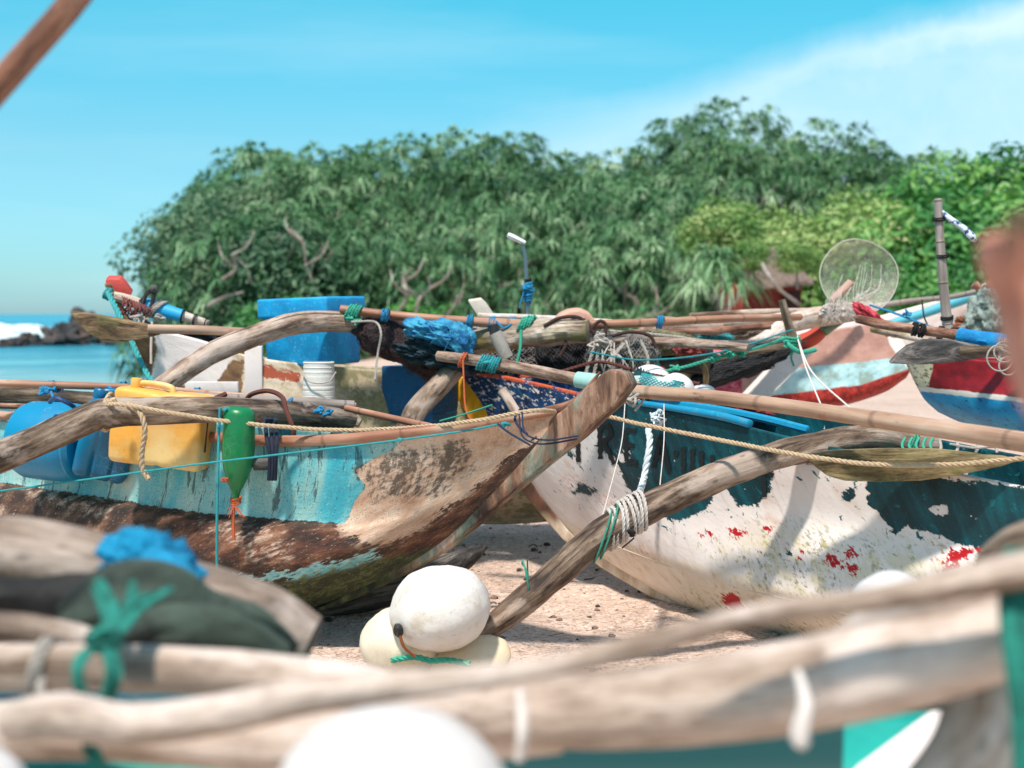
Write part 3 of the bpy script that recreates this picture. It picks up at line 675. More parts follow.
def msk(m, name, k=1.0, lo=-.08, hi=.08, j=None): return m.step(m.math('ADD', m.attr(name), m.math('MULTIPLY', j or jit, k)), lo, hi)
brown = m.ramp(m.math('ADD', m.math('MULTIPLY', n1, .6), m.math('MULTIPLY', streak, .4)), [(.36, lin('1f1711')), (.47, lin('402b20')), (.56, lin('6b4a36')), (.66, lin('a07c60')), (.74, lin('cbb096'))])
brown = m.mix(m.math('MULTIPLY', m.step(fine, .52, .62), .45), brown, lin('2b201a'))
peach = m.ramp(m.math('ADD', m.math('MULTIPLY', n3, .5), m.math('MULTIPLY', n1, .5)), [(.36, lin('8c6048')), (.44, lin('c9a084')), (.56, lin('e2c6ae')), (.68, lin('efdccb'))])
teal = m.ramp(m.math('ADD', m.math('MULTIPLY', n3, .6), m.math('MULTIPLY', streak, .4)), [(.36, lin('1c98ac')), (.45, lin('4aacb8')), (.53, lin('86bab6')), (.63, lin('b2cabf'))])
teal = m.mix(m.math('MULTIPLY', m.step(m.noise(26, 5, .7, .3, ms=(1, .14, 1)), .555, .60), .8), teal, lin('23424a'))
teal = m.mix(m.math('MULTIPLY', m.step(n2, .64, .68), .8), teal, lin('3b3a34'))
teal = m.mix(m.math('MULTIPLY', m.step(m.noise(55, 4, .7), .60, .68), .35), teal, lin('d9e2da'))
c = m.mix(msk(m, 'peach', 1.6), brown, peach)
c = m.mix(m.math('MULTIPLY', msk(m, 'rust', 2.0, -.6, .6), .7), c, m.ramp(n1, [(.38, lin('2c1710')), (.52, lin('663824')), (.66, lin('a06c4c'))]))
c = m.mix(m.math('MULTIPLY', m.math('MULTIPLY', msk(m, 'lite', 2.0, -1.0, .8), m.step(m.noise(20, 6, .7), .45, .6)), .75), c, m.ramp(n2, [(.35, lin('b08a70')), (.6, lin('e3c8b2'))]))
c = m.mix(msk(m, 'stripe', 2.2), c, m.ramp(n2, [(.4, lin('4fb0bc')), (.6, lin('a7cfcb'))]))
mossc = m.ramp(m.math('ADD', m.math('MULTIPLY', n1, .5), m.math('MULTIPLY', n2, .5)), [(.38, lin('15180f')), (.5, lin('343d20')), (.6, lin('616b3a')), (.72, lin('8f8d68'))])
c = m.mix(msk(m, 'moss', 1.6, -.3, .3), c, mossc)
tm = msk(m, 'teal', .45, -.05, .05); c = m.mix(tm, c, teal)
dr = m.math('MULTIPLY', msk(m, 'drip', 2.5, -.6, .6), m.step(m.math('ADD', m.math('MULTIPLY', n2, .5), m.math('MULTIPLY', m.noise(22, 5, .7, .4, ms=(1, .16, 1)), .5)), .42, .54))
c = m.mix(m.math('MULTIPLY', dr, .85), c, lin('3c332b')); c = m.mix(m.math('MULTIPLY', m.math('MULTIPLY', m.step(fine, .54, .62), m.step(n1, .40, .55)), .6), c, lin('2e261e')); c = m.mix(m.math('MULTIPLY', m.math('SUBTRACT', 1, tm), m.math('MULTIPLY', m.step(m.noise(70, 5, .75), .60, .66), .55)), c, lin('d8c8b0'))
m.color(c); m.rough(m.math('MULTIPLY_ADD', tm, -.2, .75)); m.bump(tm, .5, .004); m.bump(n1, .5, .015); m.bump(n2, .4, .006); m.bump(fine, .3, .002)
LHULL = hull(LP, Lr, 320, 110, Lm)
boat = Thing('outrigger_canoe', 'weathered canoe with peeling teal panel over a rusty brown hull and a raked brown stem', 'canoe')
boat.part('hull', LHULL, m.m, auto=False, solid=.018)
sm = stem(LP, [(603, 372), (610, 369), (624, 373), (629, 385), (614, 406), (579, 438), (536, 472), (486, 515), (446, 549), (410, 571), (365, 593), (330, 608), (300, 616), (330, 602), (372, 580), (415, 553), (445, 524), (478, 488), (505, 462), (530, 440), (536, 430), (548, 420), (566, 407), (590, 384)], .036, bev=.009)
m = M('stem_wood', 'st'); m2 = m.noise(20, 7, .7, .6, ms=(1.4, .5, .5)); nb = m.noise(5, 4)
sx = m.n('ShaderNodeSeparateXYZ'); m.l(m.c, sx.inputs[0])
c = m.ramp(m.math('ADD', m.math('MULTIPLY', m2, .6), m.math('MULTIPLY', nb, .4)), [(.42, lin('38261c')), (.49, lin('7a5844')), (.56, lin('ab8a74')), (.66, lin('dac4b2'))])
c = m.mix(m.math('MULTIPLY', m.step(m.noise(7, 5, .7, .5), .50, .60), .75), c, m.ramp(m2, [(.4, lin('4c5f52')), (.6, lin('7f9384'))]))
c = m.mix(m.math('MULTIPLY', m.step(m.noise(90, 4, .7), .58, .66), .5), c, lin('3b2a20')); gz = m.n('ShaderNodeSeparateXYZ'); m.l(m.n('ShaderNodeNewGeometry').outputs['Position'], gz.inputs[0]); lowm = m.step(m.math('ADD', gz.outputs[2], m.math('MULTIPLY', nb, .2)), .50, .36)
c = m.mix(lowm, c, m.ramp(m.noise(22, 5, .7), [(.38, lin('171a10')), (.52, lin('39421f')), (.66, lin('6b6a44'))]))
m.color(c); m.bump(m2, .8, .012); m.bump(m.noise(60, 4, .7), .5, .004)
STEMW = m.m
boat.part('stem', sm, STEMW)
rail = MB(); rail.tube([(LP.at(-300, 385, .16), .017), (LP.at(-20, 413, .29), .018), (LP.at(130, 428, .285), .019), (LP.at(250, 440, .27), .02), (LP.at(330, 440, .25), .02), (LP.at(400, 434, .21), .019), (LP.at(470, 425, .14), .018), (LP.at(515, 417, .08), .016), (LP.at(552, 412, .04), .012)], n=60, seg=12, amp=.06)
boat.part('gunwale_rail', rail, BAM)
thw = MB()
for px in (60, 330, 430):
    a = LP.at(px, 432, {60: .2, 330: .16, 430: .06}[px]); b = a-LP.p*.3; thw.box((a+b)/2-Vector((0, 0, .03)), (.09, .3, .03), Matrix.Rotation(math.atan2(LP.a.y, LP.a.x), 3, 'Z'), bev=.006)
boat.part('thwart', thw, WD['dark'])
peg = MB(); peg.tube([(LP.at(502, 390, .02), .018), (LP.at(505, 394, .02), .0165), (LP.at(515, 410, .03), .0165), (LP.at(527, 426, .03), .02)], n=14, seg=12, amp=.06); boat.part('oar_peg', peg, WD['grey'])
arc = MB(); arc.tube([(LP.at(600, 372, -.03), .004), (LP.at(575, 402, .0), .014), (LP.at(540, 414, .03), .018), (LP.at(524, 421, .05), .012)], n=18, seg=10, amp=.08); boat.part('stem_brace', arc, WD['red'])
# booms of the outrigger
bo = MB(); bo.tube([(P(-260, 560, 4.55), .055), (P(-60, 482, 4.7), .056), (P(20, 448, 4.85), .055), (P(75, 425, 4.95), .052), (P(105, 413, 4.98), .054), (P(150, 411, 4.98), .048), (P(225, 410, 5.04), .046), (P(300, 414, 5.3), .044), (P(352, 419, 5.45), .036)], n=90, seg=16, amp=.12, fr=5)
boat.part('outrigger_boom', bo, WD['boom'])
bo = MB(); bo.tube([(P(-200, 388, 5.9), .05), (P(-10, 396, 6.1), .048), (P(60, 400, 6.2), .047), (P(118, 404, 6.3), .042)], n=50, seg=14, amp=.12); boat.part('outrigger_boom', bo, WD['dark'])
bo = MB(); bo.tube([(P(-60, 423, 5.7), .028), (P(20, 421, 5.8), .03), (P(66, 424, 5.9), .026)], n=20, seg=10, amp=.08); boat.part('crossbar', bo, WD['pale'])
boat.done()
# float log of that canoe on the sand behind it
fl = MB(); fl.tube([(P(486, 546, 5.75), .012), (P(470, 556, 5.72), .045), (P(440, 572, 5.68), .075), (P(380, 588, 5.7), .095), (P(300, 600, 5.75), .10), (P(100, 600, 6.1), .10), (P(-60, 590, 6.5), .07)], n=60, seg=18, amp=.12, flatten=.8)
one('outrigger_float', fl, wood('wet_black_log', '1f1d1b', '4b453f', '8a8278', .8), 'pointed dark outrigger log lying on the sand behind the teal and brown canoe', 'float log')

# ---- green and white outrigger canoe (bow behind the brown stem, stern out of frame)
GP = Plane(P(447, 380, 7.2), P(1030, 480, 4.52))
Gr = [
 [(452, 373, .02), (490, 374, .08), (540, 384, .15), (600, 398, .21), (640, 406, .24), (720, 421, .27), (800, 440, .28), (900, 462, .28), (1024, 487, .28), (1200, 520, .27), (1500, 575, .15), (1600, 590, .03)],
 [(465, 392, .02), (500, 398, .08), (545, 410, .15), (600, 424, .205), (640, 434, .235), (720, 451, .265), (800, 470, .28), (900, 490, .28), (1024, 515, .28), (1200, 560, .27), (1500, 630, .15), (1590, 640, .03)],
 [(492, 434, .02), (515, 444, .07), (555, 458, .135), (600, 470, .18), (640, 480, .215), (720, 498, .25), (800, 513, .265), (900, 532, .27), (1024, 556, .27), (1200, 600, .26), (1500, 690, .14), (1570, 690, .03)],
 [(512, 462, .02), (532, 474, .06), (565, 487, .12), (610, 500, .165), (650, 508, .21), (720, 522, .255), (800, 539, .285), (900, 560, .295), (1024, 586, .295), (1200, 640, .28), (1500, 740, .15), (1560, 730, .03)],
 [(545, 505, .02), (560, 515, .05), (590, 528, .10), (625, 542, .16), (665, 556, .225), (720, 573, .29), (800, 594, .33), (900, 618, .34), (1024, 650, .34), (1200, 705, .32), (1480, 800, .16), (1540, 790, .03)],
 [(550, 512, .02), (566, 524, .045), (598, 540, .09), (632, 555, .145), (672, 571, .205), (722, 588, .265), (800, 608, .30), (900, 634, .31), (1024, 668, .31), (1200, 724, .29), (1480, 820, .15), (1530, 805, .03)],
 [(568, 533, .015), (590, 550, .03), (625, 570, .06), (665, 590, .10), (710, 608, .14), (760, 620, .17), (820, 636, .18), (920, 664, .19), (1040, 700, .19), (1200, 755, .18), (1470, 850, .09), (1520, 830, .02)],
 [(566, 534, .0), (588, 552, .0), (624, 574, .0), (662, 597, .0), (700, 618, .0), (750, 634, .0), (820, 652, .0), (920, 680, .0), (1040, 716, .0), (1200, 770, .0), (1470, 866, .0), (1520, 840, .0)],
]
Gm = {'green': [[(430, 340), (640, 380), (1700, 560), (1700, 700), (1150, 574), (1024, 549), (940, 545), (905, 545), (870, 505), (865, 475), (830, 470), (774, 452), (770, 490), (758, 504), (738, 506), (724, 488), (712, 500), (700, 512), (680, 522), (645, 512), (655, 470), (635, 462), (600, 450), (575, 445), (560, 435), (530, 415), (500, 420), (480, 428), (450, 400), (430, 372)],
                [(595, 410), (640, 415), (655, 440), (660, 500), (640, 500), (625, 480), (612, 452), (600, 440)], [(636, 463), (655, 466), (662, 512), (640, 505), (628, 485)], [(570, 448), (582, 452), (580, 460), (568, 456)], [(578, 484), (598, 490), (590, 496), (574, 492)], [(778, 555), (790, 552), (792, 556)], [(840, 492), (856, 488), (852, 503), (842, 502)]],
      'white': [[(575, 420), (598, 424), (604, 440), (598, 460), (575, 458), (565, 440)], [(706, 490), (722, 486), (735, 500), (722, 508)], [(928, 506), (946, 503), (948, 514), (932, 516)], [(890, 545), (905, 525), (930, 532), (960, 545), (930, 550)], [(618, 450), (632, 452), (630, 462), (620, 462)], [(938, 470), (1100, 485), (1100, 500), (1010, 485), (940, 478)]],
      'navy': [(430, 360), (560, 370), (610, 385), (612, 402), (570, 408), (520, 412), (497, 418), (480, 424), (440, 400)],
      'edge': [(430, 350), (620, 370), (625, 406), (600, 401), (540, 387), (490, 377), (430, 373)],
      'low': [(560, 520), (600, 530), (660, 555), (800, 590), (1700, 800), (1700, 1100), (500, 700)],
      'moss': [[(700, 545), (760, 520), (900, 540), (1100, 560), (1100, 640), (900, 620), (760, 590)], [(690, 585), (760, 600), (860, 630), (760, 640), (680, 610)]],
      'red': [[(700, 535), (712, 533), (710, 540)], [(640, 520), (650, 519), (648, 524)], [(765, 528), (770, 526), (772, 536)], [(826, 556), (836, 552), (842, 566), (832, 568)], [(846, 566), (856, 565), (855, 572), (847, 571)], [(722, 596), (734, 592), (748, 606), (740, 612), (724, 606)], [(800, 552), (806, 556), (800, 558)], [(950, 548), (990, 545), (965, 560), (945, 575)], [(730, 532), (745, 530), (740, 536)], [(845, 552), (852, 548), (856, 556), (846, 558)]],
      'rust': [[(618, 540), (650, 545), (652, 562), (630, 560)], [(935, 545), (950, 550), (938, 572), (932, 570)], [(560, 470), (620, 500), (615, 512), (560, 485)]]}
m = M('peeling_green_white_paint', 'st', rough=.5)
n1 = m.noise(11, 7, .62); n2 = m.noise(42, 6, .7); n3 = m.noise(3.4, 4); streak = m.noise(15, 6, .65, .2, ms=(1, .10, 1)); fine = m.noise(170, 4, .7)
jit = m.math('MULTIPLY_ADD', m.math('ADD', n1, n2), 2.4, -2.4)
wh = m.ramp(m.math('ADD', m.math('MULTIPLY', n3, .6), m.math('MULTIPLY', n1, .4)), [(.34, lin('d6c0b2')), (.45, lin('e6dbd4')), (.65, lin('ebe3de'))])
wh = m.mix(m.math('MULTIPLY', m.step(n2, .68, .72), .5), wh, lin('b87a5c')); wh = m.mix(m.math('MULTIPLY', m.step(m.noise(60, 3, .6, .4, ms=(1, .35, 1)), .70, .73), .9), wh, lin('2e4442')); wh = m.mix(m.math('MULTIPLY', m.step(m.noise(16, 5, .7, .2, ms=(1, .12, 1)), .56, .70), .35), wh, lin('a08a74'))
low = m.ramp(n1, [(.32, lin('c4aa86')), (.42, lin('e2d3bf')), (.62, lin('e9dfd2'))])
c = m.mix(msk(m, 'low', .8, -.3, .3), wh, low)
mo = m.math('MULTIPLY', msk(m, 'moss', 2, -1.5, 2), m.step(m.math('ADD', m.math('MULTIPLY', n2, .6), m.math('MULTIPLY', streak, .4)), .50, .60))
c = m.mix(m.math('MULTIPLY', mo, .85), c, m.ramp(n1, [(.4, lin('5c5a22')), (.6, lin('a39a58'))])); c = m.mix(m.math('MULTIPLY', m.math('MULTIPLY', msk(m, 'moss', 1.5, -1, 3), m.step(n1, .42, .6)), .45), c, lin('c2b478'))
c = m.mix(m.math('MULTIPLY', m.math('MULTIPLY', msk(m, 'rust', 1.5, -.5, 1), m.step(n2, .45, .6)), .55), c, lin('c9683c'))
c = m.mix(msk(m, 'red', 1.2, -.05, .05), c, lin('b3141c'))
gr = m.ramp(m.math('ADD', m.math('MULTIPLY', n3, .5), m.math('MULTIPLY', streak, .5)), [(.38, lin('0a2a2e')), (.5, lin('0e4048')), (.60, lin('0c5a62')), (.72, lin('2b8288'))])
gr = m.mix(m.math('MULTIPLY', m.step(n2, .60, .68), .6), gr, lin('0a2528')); gr = m.mix(m.math('MULTIPLY', m.step(fine, .64, .70), .7), gr, lin('8fb3b0'))
gr = m.mix(msk(m, 'navy', .4, -.2, .2), gr, m.ramp(n1, [(.35, lin('10233f')), (.6, lin('1f4a78'))]))
gm = m.math('MULTIPLY', msk(m, 'green', .6, -.04, .04), m.math('SUBTRACT', 1, msk(m, 'white', .6, -.04, .04)))
chip = m.math('MULTIPLY', msk(m, 'navy', .3, -.2, .2), m.step(m.noise(30, 6, .7, .4, ms=(.5, 1.2, 1)), .56, .575)); gm = m.math('SUBTRACT', gm, chip, clamp=True)
chip2 = m.step(m.math('ADD', m.math('MULTIPLY', m.noise(24, 6, .6, .2), .7), m.math('MULTIPLY', n1, .3)), .645, .652); gm = m.math('SUBTRACT', gm, chip2, clamp=True)
c = m.mix(gm, c, gr)
c = m.mix(m.math('MULTIPLY', msk(m, 'edge', .25, -.05, .05), m.step(n1, .62, .50)), c, m.mix(msk(m, 'navy', .2, -.5, .5), lin('c9694a'), lin('d2603a')))
chipt = m.math('MULTIPLY', m.math('MULTIPLY', m.step(m.math('ADD', m.attr('green'), m.math('MULTIPLY', n3, 3.0)), -.4, -.3), m.math('SUBTRACT', 1, msk(m, 'moss', .5, -.2, .2))), m.step(m.noise(19, 6, .65, .5), .62, .63)); c = m.mix(chipt, c, lin('14646a'))
m.color(c); m.rough(m.math('MULTIPLY_ADD', gm, -.12, .55)); m.bump(gm, .7, .004); m.bump(n1, .35, .01); m.bump(fine, .2, .001); m.b.inputs['Specular IOR Level'].default_value = .3
GHULL = hull(GP, Gr, 360, 120, Gm); GB = bvh(GHULL)
gb = Thing('outrigger_canoe', 'white canoe with peeling dark green upper band, navy bow and painted black letters', 'canoe')
gb.part('hull', GHULL, m.m, auto=False, solid=.018)
def onhull(B, px, py, off=.003):
    d = ray(px, py).normalized(); h = B.ray_cast(CAM, d)
    if h[0] is None: return None
    n_ = h[1] if h[1].dot(d) < 0 else -h[1]
    return h[0]+n_*off
def strokes(B, lines, w_):
    mb = MB()
    for ln in lines:
        dense = []
        for (a, b) in zip(ln[:-1], ln[1:]):
            k = max(1, int(math.hypot(b[0]-a[0], b[1]-a[1])/2)); dense += [(a[0]+(b[0]-a[0])*t/k, a[1]+(b[1]-a[1])*t/k) for t in range(k)]
        dense.append(ln[-1]); L_, R_ = [], []
        for i, (x, y) in enumerate(dense):
            a = dense[max(0, i-1)]; b = dense[min(len(dense)-1, i+1)]; dx, dy = b[0]-a[0], b[1]-a[1]; q = math.hypot(dx, dy) or 1
            ww = w_*(.5+.12*math.sin(i*1.7)); l = onhull(B, x-dy/q*ww, y+dx/q*ww); r_ = onhull(B, x+dy/q*ww, y-dx/q*ww)
            if l is None or r_ is None: break
            L_.append(l); R_.append(r_)
        n = len(L_)
        if n > 1: mb.add(L_+R_, [(i, i+1, n+i+1, n+i) for i in range(n-1)])
    return mb
letters = [[(566, 440), (580, 446)], [(578, 428), (579, 462)], [(576, 428), (566, 440)],
  [(600, 427), (601, 459)], [(600, 428), (608, 426), (612, 432), (609, 439), (601, 442)], [(604, 442), (615, 464)],
  [(626, 430), (627, 461)], [(626, 430), (637, 431)], [(627, 444), (635, 446)], [(627, 461), (638, 463)],
  [(654, 468), (661, 436), (670, 472)], [(657, 456), (667, 458)], [(674, 453), (679, 454)],
  [(684, 447), (684, 472)], [(693, 449), (693, 476)], [(702, 451), (702, 478)], [(713, 455), (713, 478)], [(764, 470), (765, 497)], [(764, 470), (774, 476)]]
lm = M('faded_black_letter_paint', 'world'); lm.color(m and lin('0e1a1c')); lm.rough(.6)
[gb.part('letter', strokes(GB, letters[a:b], 4.6), lm.m, auto=False) for a, b in ((0, 3), (3, 6), (6, 10), (10, 12), (12, 13), (13, 14), (14, 15), (15, 16), (16, 17), (17, 19))]
cs = MB(); cs.tube([(GP.at(px, py, w_), .007) for px, py, w_ in ((570, 522, .05), (598, 538, .09), (632, 552, .15), (672, 566, .21), (722, 582, .27), (800, 602, .315), (900, 628, .325), (1024, 662, .325), (1200, 718, .3))], n=70, seg=8); gb.part('chine_strip', cs, plastic('cream_strip', 'd8cbb4', .9, .6, '6d6444', .6))
ys_ = stem(GP, [(441, 371), (459, 374), (483, 402), (500, 428), (516, 458), (540, 495), (568, 530), (612, 562), (660, 592), (700, 616), (650, 598), (600, 568), (562, 540), (534, 508), (505, 472), (482, 440), (462, 408)], .04)
m = M('yellow_stem_paint', 'st'); ga = m.n('ShaderNodeSeparateXYZ'); m.l(m.n('ShaderNodeNewGeometry').outputs['Position'], ga.inputs[0])
nn = m.noise(20, 5, .6); hz_ = m.math('ADD', ga.outputs[2], m.math('MULTIPLY', nn, .12))
c = m.mix(m.step(hz_, .46, .52), m.mix(m.step(hz_, .36, .30), m.ramp(nn, [(.35, lin('3a241a')), (.6, lin('6e4a38'))]), m.ramp(nn, [(.35, lin('a98e6c')), (.6, lin('dccbb4'))])), m.ramp(nn, [(.3, lin('c98a10')), (.5, lin('f0ab1c')), (.7, lin('f4bc40'))]))
m.color(c); m.rough(.5); m.bump(nn, .4, .006); gb.part('stem', ys_, m.m)
dk_ = MB(); b0 = [GP.at(px, py+6, 0) for px, py in ((500, 380), (640, 412), (800, 446), (1024, 492), (1400, 560))]; v = []
for i, p in enumerate(b0):
    hw = (.05, .2, .25, .25, .15)[i]; p = p+Vector((0, 0, -.12)); v += [p+GP.p*hw, p-GP.p*hw]
dk_.add(v, [(2*i, 2*i+1, 2*i+3, 2*i+2) for i in range(4)]); dm_ = M('dark_hold', 'world'); dm_.color(lin('3a3f3c')); gb.part('hold_floor', dk_, dm_.m, solid=.02)
g1 = MB(); g1.tube([(GP.at(640, 403, .24), .012), (GP.at(720, 416, .27), .016), (GP.at(750, 424, .275), .016)], n=16, seg=10); blp = plastic('blue_pipe', '1090b8', .9); gb.part('gunwale_pipe', g1, blp)
# long curved boom reaching forward to the balls
GB1 = [(P(935, 444, 4.95), .045), (P(905, 441, 4.93), .045), (P(870, 437, 4.9), .047), (P(790, 452, 4.85), .048), (P(735, 470, 4.82), .05), (P(700, 485, 4.8), .051), (P(655, 505, 4.77), .052), (P(605, 533, 4.73), .052), (P(560, 570, 4.7), .05), (P(520, 605, 4.66), .046), (P(478, 636, 4.62), .036)]
bo = MB(); bo.tube(GB1, n=140, seg=20, amp=.14, fr=7); bi = gb.part('outrigger_boom', bo, WD['boom'])
rw = ropem('grey_white_rope', 'cdc4bc', .95, .5); lsh = MB()
for k, (px, py) in enumerate(((612, 528), (622, 521), (632, 515), (640, 511))):
    lash(lsh, P(px, py, 4.75), P(655, 505, 4.77)-P(605, 533, 4.73), .053+.004*random.random(), 2, .0065, .03, tilt=random.uniform(.3, .9), tails=0)
gb.part('lashing', lsh, rw, parent=bi)
tn = MB(); lash(tn, P(527, 578, 4.68), Vector((.8, .1, .5)), .053, 1, .003, .02, tilt=.5, tails=1, tl=.05); lash(tn, P(607, 533, 4.73), Vector((.8, .1, .5)), .056, 2, .0035, .05, tilt=1.4, tails=0)
gb.part('cord', tn, ropem('green_cord', '3fa58c', .8), parent=bi)
kn = MB(); knot(kn, P(632, 534, 4.66), .022, .006, 12); kn.tube([P(634, 538, 4.66), P(628, 543, 4.65), P(622, 548, 4.65)], r=.003, n=8, seg=5); gb.part('black_tie', kn, ropem('black_rubber', '1c1c1c', .8), parent=bi)
bo = MB(); bo.tube([(P(868, 436, 4.91), .052), (P(888, 438, 4.93), .053), (P(912, 441, 4.95), .05)], n=20, seg=16, amp=.05); gb.part('boom_shade_sleeve', bo, plastic('boom_end_shade', '2a2d28', 1, .7), parent=bi)  # dark sleeve standing in for shade on the boom end under the pole
e1 = MB(); e1.tube([(P(880, 490, 4.9), .016), (P(895, 490, 5.0), .022), (P(930, 492, 5.2), .022)], n=10, seg=12, amp=.1); gb.part('boom_stub', e1, wood('orange_end_wood', '6b4327', 'b07a48', 'd9a06a', .9))
gb.done()

# ---- mossy cream canoe behind the teal one
CP = Plane(P(128, 330, 6.9), P(640, 380, 7.6))
Cr = [
 [(128, 326, .03), (160, 331, .1), (200, 340, .16), (250, 356, .22), (340, 367, .26), (450, 373, .27), (560, 376, .25), (660, 374, .15), (720, 370, .04)],
 [(140, 352, .03), (170, 358, .1), (210, 364, .17), (260, 372, .23), (340, 382, .27), (450, 392, .28), (560, 398, .26), (655, 396, .15), (710, 390, .04)],
 [(152, 380, .03), (180, 388, .1), (220, 398, .18), (270, 408, .25), (340, 418, .3), (450, 428, .32), (560, 432, .28), (650, 425, .16), (700, 410, .04)],
 [(175, 420, .02), (200, 432, .08), (240, 450, .16), (290, 466, .24), (350, 478, .3), (450, 486, .32), (560, 486, .28), (640, 470, .16), (690, 430, .03)],
 [(190, 440, .0), (215, 456, .0), (255, 486, .0), (300, 505, .0), (360, 518, .0), (450, 524, .0), (560, 520, .0), (640, 495, .0), (680, 450, .0)]]
Cm = {'white': [[(152, 330), (240, 338), (236, 352), (215, 385), (150, 384), (158, 350)]], 'brown': [[(178, 385), (245, 356), (240, 400), (176, 400)], [(120, 320), (160, 334), (150, 385), (140, 390)]],
      'moss': [[(330, 370), (460, 375), (700, 380), (700, 520), (240, 520), (260, 410), (350, 400)]], 'red': [[(262, 366), (300, 372), (298, 382), (262, 376)]]}
m = M('mossy_cream_hull', 'st', rough=.7); n1 = m.noise(8, 7, .65); n2 = m.noise(35, 6, .7); jit = m.math('MULTIPLY_ADD', m.math('ADD', n1, n2), 1.6, -1.6)
c = m.ramp(n1, [(.36, lin('a78f6c')), (.5, lin('d9c8ae')), (.65, lin('eee2d2'))])
c = m.mix(m.math('MULTIPLY', m.math('MULTIPLY', msk(m, 'moss', 3, -2, 1), m.step(n1, .42, .52)), .85), c, m.ramp(n2, [(.35, lin('3c3a1a')), (.55, lin('7b7638')), (.7, lin('a9a06a'))]))
c = m.mix(m.math('MULTIPLY', m.step(n2, .58, .66), .5), c, lin('4d3b28'))
c = m.mix(msk(m, 'brown', .8), c, m.ramp(n1, [(.35, lin('4a3220')), (.6, lin('94714e'))])); c = m.mix(msk(m, 'white', .5), c, lin('efe4de')); c = m.mix(msk(m, 'red', 1.4), c, lin('b0553a'))
m.color(c); m.bump(n1, .5, .01); m.bump(n2, .4, .004)
cb = Thing('outrigger_canoe', 'cream canoe with yellow-green moss and white bow carrying the blue cooler box', 'canoe')
cb.part('hull', hull(CP, Cr, 120, 60, Cm), m.m, auto=False, solid=.018)
st_ = stem(CP, [(104, 283), (112, 284), (124, 308), (136, 330), (150, 362), (160, 390), (195, 445), (180, 430), (160, 405), (143, 372), (126, 338), (112, 306)], .03); cb.part('stem', st_, wood('brown_stem', '4e3020', '94684c', 'c9a284', .9))
bo = MB(); bo.tube([(P(150, 398, 6.3), .045), (P(172, 380, 6.35), .047), (P(215, 352, 6.45), .05), (P(255, 336, 6.55), .05), (P(295, 324, 6.65), .052), (P(325, 321, 6.7), .05), (P(358, 323, 6.75), .046)], n=80, seg=16, amp=.12, fr=5)
cb.part('outrigger_boom', bo, WD['grey'])
bo = MB(); bo.tube([(P(402, 440, 6.3), .05), (P(415, 412, 6.4), .05), (P(440, 385, 6.5), .052), (P(462, 360, 6.65), .05)], n=40, seg=16, amp=.14); cb.part('outrigger_boom', bo, WD['boom'])
pb = MB(); pb.box(P(254, 372, 6.85), (.085, .04, .25), bev=.006); cb.part('white_post', pb, plastic('chalky_white', 'efe6e2', .95, .7)); pb = MB(); pb.box(P(244, 372, 6.88), (.03, .04, .26), bev=.004); cb.part('brown_post', pb, WD['brown'])
pb = MB(); pb.box(P(212, 387, 6.7), (.25, .03, .05), bev=.004); cb.part('white_board', pb, plastic('chalky_white_board', 'efe6e2', .95, .7))
pb = MB(); pb.box(P(212, 363, 6.9), (.28, .02, .15), bev=.004); cb.part('brown_board', pb, WD['brown'])
cb.done()

# ---- peach, pale blue and red canoe in the middle distance
EP = Plane(P(910, 372, 8.6), P(650, 400, 9.0))
Er = [[(893, 322, .03), (870, 324, .08), (820, 332, .16), (760, 345, .22), (700, 352, .24), (620, 355, .22), (540, 352, .05)],
      [(905, 345, .03), (880, 350, .08), (820, 360, .18), (760, 370, .25), (700, 378, .27), (620, 380, .24), (548, 372, .05)],
      [(912, 362, .03), (885, 368, .09), (830, 380, .19), (770, 392, .27), (700, 400, .3), (620, 400, .26), (555, 388, .05)],
      [(910, 371, .03), (890, 383, .08), (850, 398, .16), (800, 406, .22), (740, 414, .25), (640, 420, .22), (570, 400, .04)],
      [(906, 378, .0), (885, 392, .0), (845, 405, .0), (800, 412, .0), (740, 424, .0), (640, 436, .0), (580, 420, .0)]]
Em = {'blue': [(760, 400), (775, 376), (800, 368), (905, 357), (920, 364), (860, 386), (775, 397)], 'red': [(500, 420), (760, 397), (860, 385), (920, 366), (920, 420), (500, 470)],
      'pink': [(500, 300), (742, 340), (742, 420), (500, 430)], 'white': [(880, 310), (930, 310), (930, 372), (905, 366), (890, 345)]}
m = M('peach_red_hull', 'st', rough=.65); n1 = m.noise(8, 6, .65); n2 = m.noise(30, 6, .7); jit = m.math('MULTIPLY_ADD', m.math('ADD', n1, n2), 1.0, -1.0)
c = m.ramp(n1, [(.35, lin('ae8072')), (.6, lin('c79a8a'))]); c = m.mix(msk(m, 'pink', .4), c, m.ramp(n2, [(.35, lin('8c2230')), (.5, lin('cc5262')), (.65, lin('e89aa0'))]))
c = m.mix(msk(m, 'blue', .4), c, m.ramp(n1, [(.38, lin('8fa59a')), (.5, lin('a9d3d6')), (.65, lin('c9e6e6'))])); c = m.mix(msk(m, 'red', .4), c, m.ramp(n2, [(.35, lin('5a1410')), (.5, lin('a3241c')), (.65, lin('c8402a'))]))
c = m.mix(msk(m, 'white', .3), c, lin('efe4da')); c = m.mix(m.math('MULTIPLY', m.step(n2, .6, .68), .4), c, lin('4a3a30')); m.color(c); m.bump(n1, .4, .01)
eb = Thing('outrigger_canoe', 'peach canoe with pale blue stripe and red bottom edge, white beam slanting down its side', 'canoe')
eb.part('hull', hull(EP, Er, 110, 50, Em), m.m, auto=False, solid=.018)
wb = MB(); wb.box(P(765, 384, 8.0), (.95, .12, .15), None, bev=.012, sub=0)
